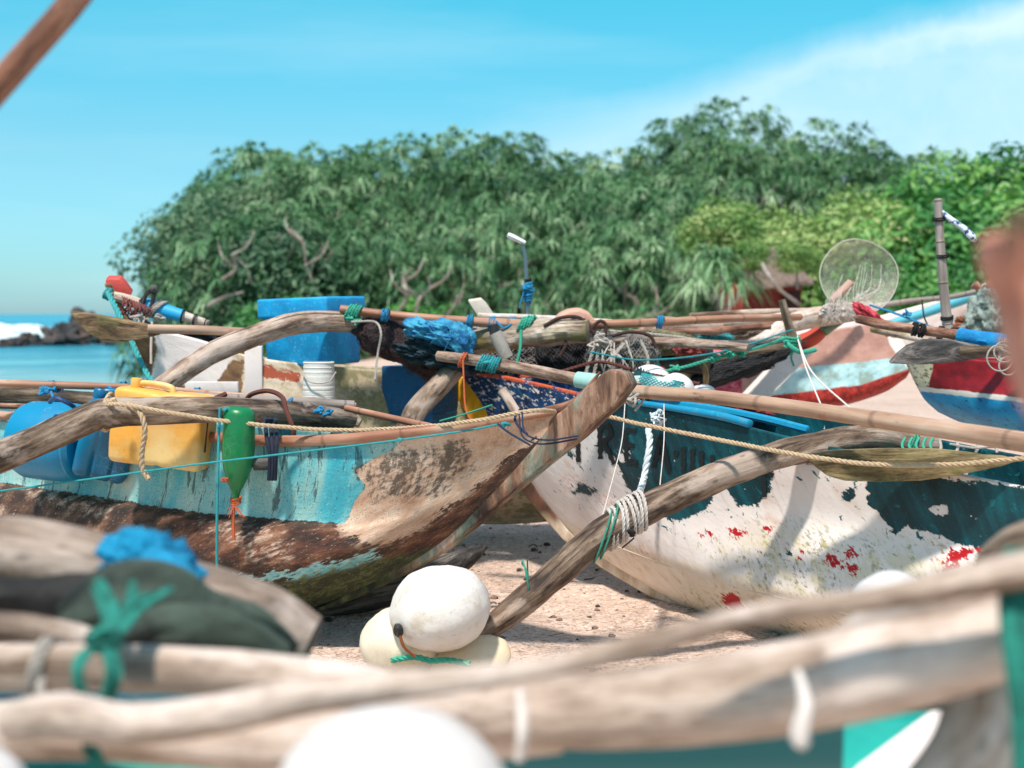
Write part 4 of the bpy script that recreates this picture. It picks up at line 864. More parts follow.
a, b = P(718, 432, 7.7), P(800, 350, 7.9); wb = MB(); wb.prism([a+Vector((-.09, 0, -.05)), a+Vector((.13, 0, .03)), b+Vector((.09, 0, .0)), b+Vector((-.08, 0, -.01))], Vector((0, .12, 0)), bev=.015)
eb.part('white_beam', wb, plastic('chalky_beam', 'e8dcd2', .95, .75, amt=.5))
tp = MB(); tp.tube([(P(792, 345, 8.0), .07), (P(812, 338, 8.0), .075), (P(824, 328, 8.0), .06)], n=14, seg=14, flatten=.6, amp=.06); eb.part('red_bow_tip', tp, plastic('worn_red_paint', 'c2452c', .9, .7, '5a3020', .45))
tp = MB(); tp.tube([(P(822, 331, 7.98), .062), (P(835, 320, 7.98), .07), (P(849, 314, 7.98), .05)], n=14, seg=14, flatten=.6, amp=.06); eb.part('green_bow_cap', tp, plastic('grey_green_paint', '6f8a72', .8, .8, '3a4036', .5))
eb.done()
# ---- pale pink canoe behind it
FP_ = Plane(P(985, 290, 9.4), P(820, 340, 9.9))
Fr = [[(994, 279, .02), (970, 291, .08), (920, 305, .16), (860, 320, .22), (790, 330, .22), (700, 335, .05)], [(985, 300, .02), (960, 312, .09), (915, 326, .18), (860, 338, .25), (790, 346, .24), (710, 350, .05)],
      [(965, 325, .02), (945, 338, .08), (905, 352, .18), (860, 362, .25), (790, 368, .24), (720, 365, .05)], [(950, 345, .0), (930, 360, .0), (900, 372, .0), (860, 380, .0), (790, 384, .0), (730, 378, .0)]]
m = M('pale_pink_hull', 'st', rough=.65); n1 = m.noise(7, 6, .6); c = m.ramp(n1, [(.35, lin('d9bfb4')), (.6, lin('efe0da'))]); m.color(c); m.bump(n1, .3, .01)
fb = Thing('outrigger_canoe', 'pale pinkish canoe with raked brown prow and turquoise gunwale', 'canoe'); fb.part('hull', hull(FP_, Fr, 80, 40), m.m, auto=False, solid=.018)
fs = stem(FP_, [(990, 277), (1003, 276), (996, 292), (975, 318), (955, 345), (940, 362), (928, 352), (948, 326), (972, 300)], .04); fb.part('stem', fs, wood('pinkish_prow', '7c4a3a', 'b07c66', 'd0a48e', .9))
g1 = MB(); g1.tube([(P(845, 334, 9.3), .025), (P(880, 327, 9.25), .028), (P(925, 313, 9.2), .03), (P(965, 299, 9.15), .032), (P(982, 294, 9.1), .02)], n=40, seg=12); fb.part('gunwale', g1, plastic('turquoise_paint', '4fb2c4', .9, .6, amt=.4))
pg_ = MB(); pg_.tube([(P(974, 284, 9.1), .03), (P(980, 290, 9.1), .032), (P(986, 297, 9.1), .03)], n=8, seg=10, amp=.1); fb.part('prow_peg', pg_, WD['red']); fb.done()
# ---- dark red and blue canoe
RP = Plane(P(905, 365, 6.2), P(1150, 395, 5.6))
Rr = [[(902, 356, .02), (930, 356, .1), (980, 360, .17), (1060, 366, .22), (1200, 380, .24), (1500, 395, .04)], [(908, 368, .02), (935, 372, .1), (985, 380, .18), (1060, 388, .24), (1200, 405, .26), (1490, 425, .04)],
      [(916, 385, .02), (940, 391, .1), (985, 400, .19), (1060, 410, .26), (1200, 430, .28), (1480, 455, .04)], [(925, 400, .02), (950, 410, .08), (990, 420, .15), (1060, 432, .2), (1200, 455, .22), (1470, 480, .03)],
      [(938, 412, .0), (960, 422, .0), (1000, 434, .0), (1060, 450, .0), (1200, 480, .0), (1460, 505, .0)]]
Rm = {'blue': [(900, 389), (925, 392), (1000, 399), (1200, 424), (1600, 450), (1600, 560), (900, 460)], 'cream': [(890, 340), (931, 345), (933, 366), (928, 390), (890, 390)], 'line': [(900, 386), (925, 387), (1000, 395), (1200, 420), (1200, 425), (1000, 400), (925, 392), (900, 391)]}
m = M('dark_red_hull', 'st', rough=.5); n1 = m.noise(7, 6, .6); n2 = m.noise(30, 6, .7); jit = m.math('MULTIPLY_ADD', m.math('ADD', n1, n2), .6, -.6)
c = m.ramp(n1, [(.35, lin('5e0e16')), (.5, lin('8c121c')), (.65, lin('b41c28'))]); c = m.mix(msk(m, 'blue', .3), c, m.mix(m.step(n2, .56, .64), m.ramp(n1, [(.4, lin('0c84ba')), (.6, lin('24a4d0'))]), lin('14506e')))
c = m.mix(msk(m, 'cream', .6), c, m.mix(m.step(n2, .5, .6), lin('dcd0b0'), lin('6e6a44'))); c = m.mix(msk(m, 'line', .5), c, lin('e6ddd0')); m.color(c); m.bump(n1, .3, .008)
rb_ = Thing('outrigger_canoe', 'dark red canoe with bright blue bottom and cream patched bow under the grey oar blade', 'canoe'); rb_.part('hull', hull(RP, Rr, 100, 50, Rm), m.m, auto=False, solid=.018)
dk_ = MB(); a = P(940, 360, 6.2); dk_.prism([P(915, 358, 6.2), P(1010, 362, 6.0), P(1500, 385, 5.4), P(1500, 380, 6.0), P(1010, 358, 6.4)], Vector((0, 0, -.02)), bev=0); rb_.part('deck', dk_, WD['dark']); rb_.done()
# ---- nearest canoe under the logs (mostly out of focus)
HP = Plane(P(-200, 730, 2.0), P(1200, 730, 1.9))
Hr = [[(-600, 660, .01), (-350, 700, .04), (0, 722, .05), (400, 726, .05), (700, 722, .05), (1024, 706, .05), (1400, 690, .04), (1700, 650, .01)],
      [(-580, 720, .02), (-350, 770, .12), (0, 800, .16), (400, 800, .17), (700, 800, .17), (1024, 800, .16), (1400, 770, .1), (1680, 720, .02)],
      [(-540, 850, .02), (-350, 960, .12), (0, 1010, .19), (400, 1020, .21), (700, 1020, .21), (1024, 1010, .19), (1400, 960, .1), (1640, 850, .02)],
      [(-500, 960, .0), (-350, 1080, .0), (0, 1130, .0), (400, 1140, .0), (700, 1140, .0), (1024, 1130, .0), (1400, 1060, .0), (1600, 960, .0)]]
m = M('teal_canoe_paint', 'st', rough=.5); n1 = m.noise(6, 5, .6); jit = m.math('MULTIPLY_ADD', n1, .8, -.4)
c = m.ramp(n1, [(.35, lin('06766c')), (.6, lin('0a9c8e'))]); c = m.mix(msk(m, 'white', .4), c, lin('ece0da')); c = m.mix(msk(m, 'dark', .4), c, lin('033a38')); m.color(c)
hb_ = Thing('outrigger_canoe', 'teal green canoe with a white painted curve lying under the bleached logs', 'canoe')
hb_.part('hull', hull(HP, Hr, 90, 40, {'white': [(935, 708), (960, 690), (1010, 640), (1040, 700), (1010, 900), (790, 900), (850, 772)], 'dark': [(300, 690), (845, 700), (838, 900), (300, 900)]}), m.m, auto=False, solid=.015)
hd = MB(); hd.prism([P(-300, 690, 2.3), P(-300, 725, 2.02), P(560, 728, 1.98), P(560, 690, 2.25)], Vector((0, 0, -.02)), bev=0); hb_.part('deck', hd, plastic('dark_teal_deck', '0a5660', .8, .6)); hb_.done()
# ================================================================== POLES, ROPES, FLOATS, BOXES
RP_TAN = ropem('tan_coir_rope', 'c9ae8c', .9, .35); RP_BLUE = ropem('blue_nylon_cord', '2488b4', .9, .4); RP_TEAL = ropem('teal_nylon_cord', '2f9aa0', .9, .4)
RP_GREEN = ropem('sea_green_cord', '3fae90', .85, .4); RP_GREY = ropem('grey_rope', 'b5aca2', .9, .5); RP_BROWN = ropem('brown_rubber_hose', '6b3a30', .85, .4); RP_ORANGE = ropem('orange_cord', 'c4603a', .9, .4); RP_NAVY = ropem('navy_cord', '1d2f4d', .8, .4); RP_WHITE = ropem('white_cord', 'e6dcd4', .95, .4); RP_BLACK = ropem('black_cord', '201f1f', .8, .3)
def pole(name, pts, r, mat, label, cat='pole', group=None, amp=.06, seg=12, n=None, extra=None):
    if isinstance(r, (int, float)): r = [r]*len(pts)
    t = Thing(name, label, cat, group); mb = MB(); L = [(P(*p), q) for p, q in zip(pts, r)]
    mb.tube(L, n=n or max(16, len(pts)*10), seg=seg, amp=amp); t.part(name if not extra else 'shaft', mb, mat)
    for nm, m2, mt in (extra or []): t.part(nm, m2, mt)
    return t.done()
def wrap(mat, *items):     # lashings of cord round poles, one mesh; items: (px,py,d, dir px, dir py, radius, turns)
    mb = MB()
    for (px, py, d, dx, dy, r, n, cr) in items: lash(mb, P(px, py, d), P(px+dx, py+dy, d)-P(px, py, d), r, n, cr, tilt=.5, tails=2, tl=.05)
    return mb
# --- over the teal canoe
t = Thing('bamboo_pole', 'long slim bamboo pole tied with blue cords above the blue and yellow cans', 'pole')
mb = MB(); mb.tube([(P(-60, 379, 5.6), .014), (P(0, 383, 5.6), .0145), (P(140, 388, 5.55), .0145), (P(210, 394, 5.55), .0145), (P(300, 401, 5.5), .014), (P(356, 406, 5.5), .013)], n=50, seg=12, amp=.05); t.part('shaft', mb, BAM)
for px, py in ((50, 386), (57, 387), (122, 387), (132, 387), (140, 388), (196, 393)):
    mb = wrap(RP_BLUE, (px, py, 5.6, 10, .5, .015, 3, .004)); knot(mb, P(px-3, py+2, 5.55), .013, .004, 10); t.part('blue_tie', mb, RP_BLUE)
mb = MB(); knot(mb, P(45, 391, 5.55), .026, .005, 16); knot(mb, P(116, 391, 5.55), .016, .004, 12); mb.tube([P(108, 386, 5.55), P(118, 394, 5.52), P(128, 386, 5.55), P(142, 383, 5.53), P(148, 387, 5.55)], r=.006, n=24, seg=6)
mb.tube([P(50, 388, 5.55), P(53, 400, 5.5), P(50, 409, 5.5)], r=.005, n=10, seg=6); t.part('blue_knot', mb, RP_BLUE); t.done()
pole('bamboo_pole', [(147, 395, 5.3), (200, 397, 5.32), (260, 400, 5.36), (354, 405, 5.42)], [.018, .018, .018, .017], BAM3, 'short stout grey bamboo with a cut end above the green float')
pole('bamboo_pole', [(346, 408, 5.35), (400, 420, 5.2), (462, 434, 5.0)], .013, BAM, 'thin reddish bamboo slanting down towards the bow of the teal canoe')
pole('bamboo_pole', [(-40, 405, 5.9), (40, 407, 5.85), (66, 409, 5.8)], [.012]*3, WD['red'], 'thin reddish stick half hidden behind the blue can')
pole('wooden_pole', [(260, 412, 5.65), (310, 408, 5.68), (345, 416, 5.7), (360, 423, 5.7)], [.04, .042, .036, .02], WD['moss'], 'stubby mossy log end lashed beside the green float', amp=.15)
# rope 1
def rope(name, pts, r, mat, label, twisted=True, cat='rope', pitch=None, extra=None, n=None):
    mb = MB(); q = [P(*p) for p in pts]
    if twisted:
        qq = resample([tuple(x) for x in q], max(20, len(q)*8)); mb.rope([tuple(x) for x in qq], r, pitch)
    else: mb.tube([tuple(x) for x in q], r=r, n=n or len(q)*9, seg=7)
    if extra: extra(mb)
    return one(name, mb, mat, label, cat)
def kk(mb):
    lash(mb, P(109, 412, 5.0), P(130, 410, 5.0)-P(105, 413, 5.0), .056, 1, .008, .02, tilt=.4, tails=0); knot(mb, P(112, 402, 4.94), .018, .009, 10)
    mb.rope([tuple(x) for x in resample([tuple(P(*p)) for p in ((128, 404, 4.93), (140, 413, 4.9), (145, 430, 4.9), (142, 452, 4.92), (143, 470, 4.93), (149, 479, 4.93))], 30)], .010)
rope('rope', [(104, 405, 4.95), (118, 404, 4.90), (160, 411, 4.90), (225, 421, 4.93), (330, 430, 4.96), (420, 427, 4.85), (480, 420, 4.7), (530, 411, 4.62), (548, 411, 4.68), (575, 414, 5.0), (600, 415, 5.0), (640, 424, 4.9), (720, 440, 4.75), (800, 455, 4.5), (870, 464, 4.36), (940, 465, 4.24), (1024, 458, 4.08), (1100, 448, 3.95)], .0078, RP_TAN, 'long tan twisted rope knotted on the boom and running past the stem across both canoes', extra=kk)
rope('cord', [(-60, 497, 5.0), (0, 491, 5.0), (90, 479, 4.95), (200, 464, 4.9), (300, 452, 4.85), (400, 440, 4.8), (470, 430, 4.75), (500, 424, 4.7)], .0035, RP_TEAL, 'thin teal cord drawn tight along the side of the teal canoe', False, extra=lambda mb: (knot(mb, P(506, 424, 4.6), .012, .005, 12), knot(mb, P(400, 440, 4.79), .007, .004, 8)))
def nv(mb):
    for (a, b, c_, d_) in (((522, 412), (526, 434), (545, 440), (578, 436)), ((519, 414), (523, 437), (540, 444), (577, 439))):
        mb.tube([P(*q, dd) for q, dd in ((a, 4.6), (b, 4.52), (c_, 4.5), (d_, 4.56))], r=.003, n=22, seg=6)
    mb.tube([P(498, 424, 4.62), P(508, 432, 4.55), P(530, 445, 4.5)], r=.004, n=10, seg=6)
rope('cord', [(521, 408, 4.68), (515, 418, 4.66), (520, 428, 4.6), (527, 434, 4.56)], .0045, RP_NAVY, 'dark navy cord wound round the stem of the teal canoe under the peg', False, extra=nv)
rope('rubber_hose', [(203, 452, 5.15), (205, 430, 5.15), (208, 412, 5.15), (214, 400, 5.17), (226, 394, 5.2)], .010, RP_BROWN, 'dark reddish rubber hose looped between the yellow can and the green float', False, 'hose')
rope('rubber_hose', [(246, 400, 5.3), (252, 394, 5.25), (268, 391, 5.2), (282, 397, 5.15), (286, 410, 5.12), (293, 430, 5.1), (292, 448, 5.12)], .009, RP_BROWN, 'dark reddish rubber hose arching behind the green float', False, 'hose')
# green float
t = Thing('float', 'dark green bottle-shaped float hanging neck down beside the yellow can', 'float')
c0 = P(238, 450, 4.98); Mx = Matrix.Translation(c0) @ Matrix.Rotation(R(3), 4, 'Y'); k = 4.98/FPX
prof = [(3, 43), (10, 43), (14, 40), (15.5, 36), (16, 20), (16.3, 5), (16.2, 0), (15.8, -8), (14.5, -17), (12, -26), (8.5, -34), (5, -41), (3.6, -46), (3.4, -52), (4, -54), (1, -55)]
mb = MB(); mb.lathe([(a*k, b*k) for a, b in prof], Mx, 32, amp=.06, fr=6); t.part('bottle', mb, plastic('green_plastic', '118048', .85, .3, '0c3a24', .5))
mb = MB(); mb.tube([P(220, 408, 4.95), P(219, 430, 4.95), P(218, 470, 4.94), P(217, 520, 4.95), P(217, 588, 4.98)], r=.005, n=40, seg=6); knot(mb, P(226, 409, 4.94), .012, .004); t.part('teal_cord', mb, RP_TEAL)
mb = MB(); lash(mb, P(236, 501, 4.97), Vector((0, 0, 1)), .012, 3, .004, tails=0); mb.tube([P(234, 503, 4.96), P(233, 520, 4.95), P(234, 540, 4.95)], r=.006, n=12, seg=6); knot(mb, P(226, 480, 4.93), .014, .004, 12)
for i in range(10): mb.tube([P(234, 506, 4.95), P(234+random.uniform(-9, 12), 510+random.uniform(-3, 8), 4.93)], r=.0015, n=4, seg=4)
t.part('orange_cord', mb, RP_ORANGE); t.done()
# cans
def jerry(name, label, c, rot, size, mat, grooves, handle, dents):
    t = Thing(name, label, 'jerrycan'); L, H, D = size; b = bmesh.new(); bmesh.ops.create_cube(b, size=1)
    for x in b.verts: x.co = Vector((x.co.x*L, x.co.y*D, x.co.z*H))
    bmesh.ops.bevel(b, geom=b.edges[:], offset=min(H, D)*.16, segments=5, profile=.5, affect='EDGES'); bmesh.ops.subdivide_edges(b, edges=[e for e in b.edges if e.calc_length() > L*.2], cuts=14, use_grid_fill=True)
    for x in b.verts:
        for g in grooves: x.co.y *= 1-.07*math.exp(-((x.co.x/L-g)/.022)**2); x.co.z *= 1-.05*math.exp(-((x.co.x/L-g)/.022)**2)
        x.co += Vector((0, 1, 0))*dents*mn.noise(x.co*7)*(1 if x.co.y < 0 else -1)
    Mt = Matrix.Translation(c) @ rot; mb = MB(); mb.bm(b, Mt); t.part('body', mb, mat)
    mb = MB(); mb.tube([tuple(Mt @ Vector(q)) for q in handle], r=D*.075, n=30, seg=10); t.part('handle', mb, mat)
    mb = MB(); mb.lathe([(D*.13, 0), (D*.14, .004), (D*.14, .03), (D*.12, .036), (.002, .036)], Mt @ Matrix.Translation((-L*.33, 0, H*.49)), 20); t.part('cap', mb, mat)
    return t.done()
YP = plastic('yellow_plastic', 'f0b04a', .92, .4, 'b87a24', .3, fade='efcf8c'); BP = plastic('blue_plastic', '0088b4', .9, .35, '123a70', .3)
rot = (Matrix.Rotation(R(-10), 3, 'Z') @ Matrix.Rotation(R(6), 3, 'Y')).to_4x4()
jerry('jerrycan', 'faded yellow plastic jerrycan hanging behind the boom beside the blue can', P(163, 428, 5.2), rot, (.355, .275, .15), YP, (-.06, .02, .12), [(-.12, 0, .125), (-.11, 0, .150), (-.05, 0, .157), (.02, 0, .15), (.03, 0, .125)], .02)
t = Thing('plastic_drum', 'bright blue plastic drum lying on its side behind the grey boom', 'drum'); c0 = P(55, 441, 5.45)
Mx = Matrix.Translation(c0) @ Matrix.Rotation(R(-18), 4, 'Z') @ Matrix.Rotation(R(93), 4, 'Y'); mb = MB()
mb.lathe([(.004, -.145), (.10, -.145), (.135, -.13), (.148, -.10), (.15, -.05), (.152, .05), (.150, .09), (.14, .115), (.146, .12), (.148, .13), (.13, .145), (.004, .145)], Mx, 40, amp=.03, fr=5); t.part('drum_body', mb, BP)
mb = MB(); mb.tube([P(50, 402, 5.3), P(56, 398, 5.25), P(68, 403, 5.25), P(74, 407, 5.3)], r=.009, n=14, seg=8); t.part('handle', mb, plastic('dark_blue_handle', '0f3f74', .8)); t.done()
rot = (Matrix.Rotation(R(12), 3, 'Z') @ Matrix.Rotation(R(14), 3, 'Y')).to_4x4()
jerry('jerrycan', 'crumpled darker blue jerrycan squeezed between the blue drum and the yellow can', P(108, 440, 5.4), rot, (.2, .30, .2), plastic('deep_blue_plastic', '00709a', .8, .3, '0e2f5c', .4), (-.15, .2), [(-.06, 0, .14), (-.05, 0, .175), (.03, 0, .18), (.07, 0, .14)], .06)
# navy strap and toggle
t = Thing('toggle', 'dark wooden toggle hanging on a navy strap over the teal panel', 'toggle'); mb = MB(); mb.tube([P(254, 464, 5.0), P(276, 463, 5.0)], r=.022, n=8, seg=12, amp=.1); t.part('toggle_stick', mb, WD['black'])
mb = MB()
for dx in (-5, 0, 5): mb.tube([P(270+dx, 418, 5.02), P(272+dx, 440, 4.96), P(273+dx*.6, 455, 4.95), P(272+dx*.6, 480, 4.98)], r=.0075, n=14, seg=7)
knot(mb, P(272, 420, 5.0), .02, .006); t.part('strap', mb, cloth('navy_webbing', '26344c', .8)); t.done()
mb = MB()
for c_, q in ((RP_BLUE, 0),):
    for px, py, s_ in ((288, 408, .03), (275, 412, .022), (318, 411, .018), (328, 412, .02)): knot(mb, P(px, py, 5.25), s_, .006, 14)
one('cord_tangle', mb, RP_BLUE, 'small tangle of blue cord tied round the mossy log end beside the green float', 'cord')
# --- floats on the sand
WF = M('scuffed_white_float', 'st', rough=.55)
g = WF.n('ShaderNodeNewGeometry'); sx = WF.n('ShaderNodeSeparateXYZ'); WF.l(g.outputs['Position'], sx.inputs[0]); n1 = WF.noise(14, 6, .65); n2 = WF.noise(60, 4, .7)
c = WF.ramp(n1, [(.35, lin('cbbfae')), (.47, lin('ddd6cd')), (.7, lin('e4dfd9'))]); c = WF.mix(WF.math('MULTIPLY', WF.step(n2, .6, .7), .4), c, lin('8a7a5c'))
WF2 = c; zz = WF.math('ADD', sx.outputs[2], WF.math('MULTIPLY', n1, .08)); c = WF.mix(WF.math('MULTIPLY', WF.step(zz, .20, .165), .75), c, WF.mix(WF.step(n2, .45, .6), lin('d8b98a'), lin('7c6b3c')))
WF.color(c); WF.bump(n1, .5, .008); WF.bump(n2, .4, .003); WF.bump(WF.step(WF.voro(9), .06, .03), -.4, .01)
WFP = plastic('plain_white_float', 'e9e2dc', .85, .5, 'c9bda8', .3)
t = Thing('float', 'scuffed white ball float with a black plug resting on two others in the sand', 'float'); c0 = P(440, 608, 4.5); mb = MB()
mb.blob(c0, (.160, .158, .137), Matrix.Rotation(R(-14), 3, 'Y'), amp=.05, fr=1.2, seg=64, rings=40, seed=3); t.part('float_body', mb, WF.m)
mb = MB(); pc = c0+Vector((-.118, -.108, -.045)); mb.lathe([(.002, .0), (.016, .0), (.018, .010), (.012, .018), (.002, .014)], Matrix.Translation(pc) @ (Vector((-.7, -.68, -.15)).to_track_quat('Z', 'Y').to_matrix().to_4x4()) @ Matrix.Scale(1.3, 4, (0, 1, 0)), 16); t.part('black_plug', mb, plastic('black_rubber_plug', '1c1a1a', .8, .5))
mb = MB(); mb.tube([pc+Vector((0, -.012, -.012)), pc+Vector((.012, -.01, -.05)), pc+Vector((.045, .005, -.085))], r=.005, n=14, seg=6); t.part('rusty_eye', mb, ropem('rust', '9c5428', .8)); t.done()
t = Thing('float', 'cream white float half buried under the ball float at the seaward side', 'float'); mb = MB(); mb.blob(P(402, 644, 4.62), (.132, .13, .125), amp=.06, fr=1.5, seg=48, rings=30); t.part('float_body', mb, plastic('cream_float', 'e9dcc4', .95, .5, 'a8935f', .4))
t.done()
t = Thing('float', 'flat beige float with orange outlined panels under the end of the curved boom', 'float'); c0 = P(470, 660, 4.58); rt3 = (Matrix.Rotation(R(-12), 4, 'Y') @ Matrix.Rotation(R(28), 4, 'X')); mb = MB(); mb.blob(c0, (.135, .10, .068), rt3.to_3x3(), amp=.05, fr=1.4, seg=50, rings=32); t.part('float_body', mb, plastic('beige_float', 'e6cfae', .95, .5, 'b08a58', .4)); mb = MB()
for cx in (-.045, .045):
    q = [Vector((cx+a*.032, -.101+abs(cx)*.22+abs(b_)*.006, b_*.026)) for a, b_ in ((-1, -1), (1, -1), (1, 1), (-1, 1), (-1, -1))]; mb.tube([tuple(Matrix.Translation(c0) @ rt3 @ x) for x in q], r=.0022, n=40, seg=5)
t.part('orange_outline', mb, RP_ORANGE); t.done()
rope('cord', [(392, 660, 4.5), (415, 657, 4.45), (432, 661, 4.42), (446, 660, 4.44), (470, 664, 4.42)], .010, RP_GREEN, 'sea green cord lying over the floats in the sand', True)
# --- the long poles to the right
t = Thing('bamboo_pole', 'long straight smooth bamboo pole resting across the green and white canoe', 'pole'); mb = MB()
mb.tube([(P(628, 391, 5.1), .024), (P(700, 396, 4.9), .0245), (P(760, 403, 4.7), .025), (P(900, 423, 4.25), .0265), (P(1024, 442, 3.9), .029), (P(1120, 458, 3.6), .03)], n=60, seg=18, amp=.03); t.part('shaft', mb, BAM2)
mb = MB(); lash(mb, P(630, 391, 5.1), P(700, 397, 4.9)-P(628, 391, 5.1), .026, 4, .006, tilt=.8)
for i in range(3): knot(mb, P(624+3*i, 398+2*i, 5.02), .03, .005, 16)
t.part('lashing', mb, RP_GREY); t.done()
t = Thing('wooden_pole', 'weathered pole with a turquoise wrapped end lying above the navy bow', 'pole'); mb = MB()
mb.tube([(P(438, 356, 6.1), .022), (P(480, 361, 6.0), .024), (P(545, 373, 5.9), .026), (P(580, 380, 5.8), .026), (P(625, 388, 5.7), .026)], n=40, seg=14, amp=.06); t.part('shaft', mb, WD['grey'])
mb = MB(); mb.tube([(P(577, 379.5, 5.8), .033), (P(600, 383, 5.75), .036), (P(622, 387, 5.7), .034)], n=14, seg=14, amp=.1); t.part('turquoise_wrap', mb, plastic('faded_turquoise_wrap', '9cc7bd', .9, .7, amt=.4))
mb = wrap(0, (463, 360, 6.0, 10, 1, .025, 2, .005)); mb.tube([P(463, 360, 5.95), P(464, 385, 5.9), P(466, 410, 5.85), P(475, 428, 5.8)], r=.0035, n=14, seg=5); t.part('orange_tie', mb, RP_ORANGE)
mb = wrap(0, (485, 363, 5.98, 10, 1.2, .026, 5, .005), (494, 365, 5.96, 10, 1.4, .026, 4, .005)); knot(mb, P(487, 362, 5.93), .02, .005, 16); t.part('teal_tie', mb, RP_TEAL); t.done()
# olive carved paddle
t = Thing('carved_board', 'olive brown hollowed board with pointed ends on the gunwale under the tan rope', 'board'); d = lambda px: 4.55-(px-808)/216*.35
top = [(806, 457), (830, 459), (880, 459.5), (930, 459), (960, 457), (985, 455), (1005, 456), (1020, 460)]; bot = [(1004, 466), (980, 471), (950, 477), (920, 481), (880, 482), (845, 481), (828, 476), (815, 466)]
mb = MB(); mb.prism([P(a, b, d(a)) for a, b in top+bot], Vector((0, .03, 0)), bev=.006); A_, B_ = P(806, 460, d(806)), P(1020, 460, d(1020)); axis_wood(mb, A_, B_); t.part('front_face', mb, WD['olive'])
mb = MB(); mb.prism([P(a, b, d(a))+Vector((0, .02, 0)) for a, b in ((808, 457), (840, 451), (890, 449), (940, 449), (975, 453), (1000, 458), (985, 462), (940, 464), (880, 464), (830, 462))], Vector((0, .12, -.01)), bev=.004); axis_wood(mb, A_, B_); t.part('back_face', mb, WD['olive'])
t.done()
# blue pipe and bits in the green canoe
rope('plastic_pipe', [(652, 404, 5.7), (700, 407, 5.55), (760, 418, 5.35), (808, 430, 5.2)], .016, blp, 'bright blue plastic pipe along the inside of the green and white canoe', False, 'pipe')
t = Thing('plastic_drum', 'bright blue plastic barrel lying under the bamboo pole inside the green canoe', 'drum'); c0 = P(688, 405, 5.8); mb = MB()
mb.lathe([(.004, -.16), (.05, -.155), (.066, -.13), (.07, -.05), (.07, .08), (.06, .14), (.03, .155), (.004, .158)], Matrix.Translation(c0) @ Matrix.Rotation(R(94), 4, 'Y'), 28, amp=.04, fr=8); t.part('drum_body', mb, BP); mb = MB(); mb.lathe([(.004, .15), (.025, .15), (.025, .18), (.004, .182)], Matrix.Translation(c0) @ Matrix.Rotation(R(94), 4, 'Y'), 18); t.part('cap', mb, BP); t.done()
rope('rope', [(648, 428, 5.55), (650, 440, 5.5), (648, 455, 5.48), (644, 478, 5.45), (638, 496, 5.1), (634, 505, 4.85)], .013, ropem('pale_blue_white_rope', 'dfe4e6', .95, .5, '7fb0c4'), 'white and pale blue braided rope hanging from a fluffy knot down the green hull', True, extra=lambda mb: [knot(mb, P(648+random.uniform(-8, 10), 416+random.uniform(-5, 8), 5.5), .028, .0035, 20) for _ in range(4)])
rope('cord', [(625, 404, 5.6), (622, 440, 5.5), (615, 470, 5.4), (602, 518, 5.3)], .002, RP_WHITE, 'thin pale string hanging from the stem tip down to the white hull', False)
rope('cord', [(664, 404, 5.5), (664, 440, 5.4), (660, 485, 5.3)], .002, RP_WHITE, 'thin pale string hanging beside the braided rope', False)
rope('cord', [(875, 482, 4.7), (877, 500, 4.75), (884, 515, 4.75), (886, 530, 4.75), (886, 548, 4.75)], .003, RP_GREEN, 'thin green cord hanging from the olive board down the peeling hull', False)
rope('cord', [(797, 338, 7), (812, 372, 6.7), (850, 408, 6.3)], .004, RP_WHITE, 'white string running from the upright stick down over the pale blue stripe', False)
rope('cord', [(797, 336, 7), (806, 368, 6.7), (830, 426, 6.0)], .0035, RP_WHITE, 'second white string from the upright stick, ending at the bamboo pole', False)
mb = MB()
for px, py, mt in ((880, 437, 0), (886, 440, 0), (908, 441, 0)): lash(mb, P(px, py+.5, 4.93), P(912, 441, 4.95)-P(868, 436, 4.91), .050, 2, .004, .02, tilt=.4, tails=1, tl=.05)
for i in range(5): mb.tube([P(905+i*7, 438, 4.85), P(902+i*7, 446, 4.8), P(906+i*7, 453, 4.78)], r=.0045, n=8, seg=6)
one('cord_tangle', mb, RP_GREEN, 'green cord wound round the dark end of the curved boom', 'cord')
mb = MB()
for px in (938, 955, 975): mb.tube([P(px, 432, 4.6), P(px+3, 447, 4.55), P(px+1, 452, 4.5)], r=.005, n=8, seg=6)
mb.tube([P(950, 444, 4.55), P(975, 448, 4.5), P(995, 447, 4.5), P(997, 453, 4.48)], r=.004, n=12, seg=6); one('cord_tangle', mb, RP_GREY, 'short grey ties under the bamboo pole above the olive board', 'cord')

# --- upper clutter behind the teal canoe
def netblob(mb_base, mb_net, c, size, rot, amp, fr, n, r, seed, ridged=.1):
    fn = mb_base.blob(c, size, rot, amp=amp, fr=fr, seg=44, rings=26, ridged=ridged, seed=seed)
    for s_ in (1, -1):
        for k in range(n):
            pts = [tuple(fn(2*math.pi*k/n+s_*t*1.9, .12+t*(math.pi-.24), .035+.02*mn.noise(Vector((k, t*6, seed))))) for t in [i/26 for i in range(27)]]; mb_net.tube(pts, r=r, n=40, seg=4, caps=False)
def netpile(label, blobs, base, net, name='net_pile'):
    t = Thing(name, label, 'fishing net'); a, b = MB(), MB()
    for q in blobs: netblob(a, b, *q)
    t.part('net_mass', a, base); t.part('mesh_cords', b, net); return t.done()
NB = cloth('dark_net_mass', '3a3434', .8, '1e1c1e', 20); NW = ropem('dark_maroon_twine', '5c4242', .8, .5, '2c2426'); NG = ropem('grey_net_twine', 'a7a19c', .9, .5, '5c5856'); NBW = ropem('black_net_twine', '46464a', .8, .5)
ry = lambda a: Matrix.Rotation(R(a), 3, 'Y')
netpile('dark maroon net bundle slung from the upper bamboo pole next to the blue cooler box', [(P(388, 338, 6.75), (.16, .10, .095), ry(22), .2, 2.5, 46, .0012, 11), (P(415, 354, 6.7), (.15, .1, .07), ry(40), .25, 2.5, 46, .0016, 12)], NB, NW)
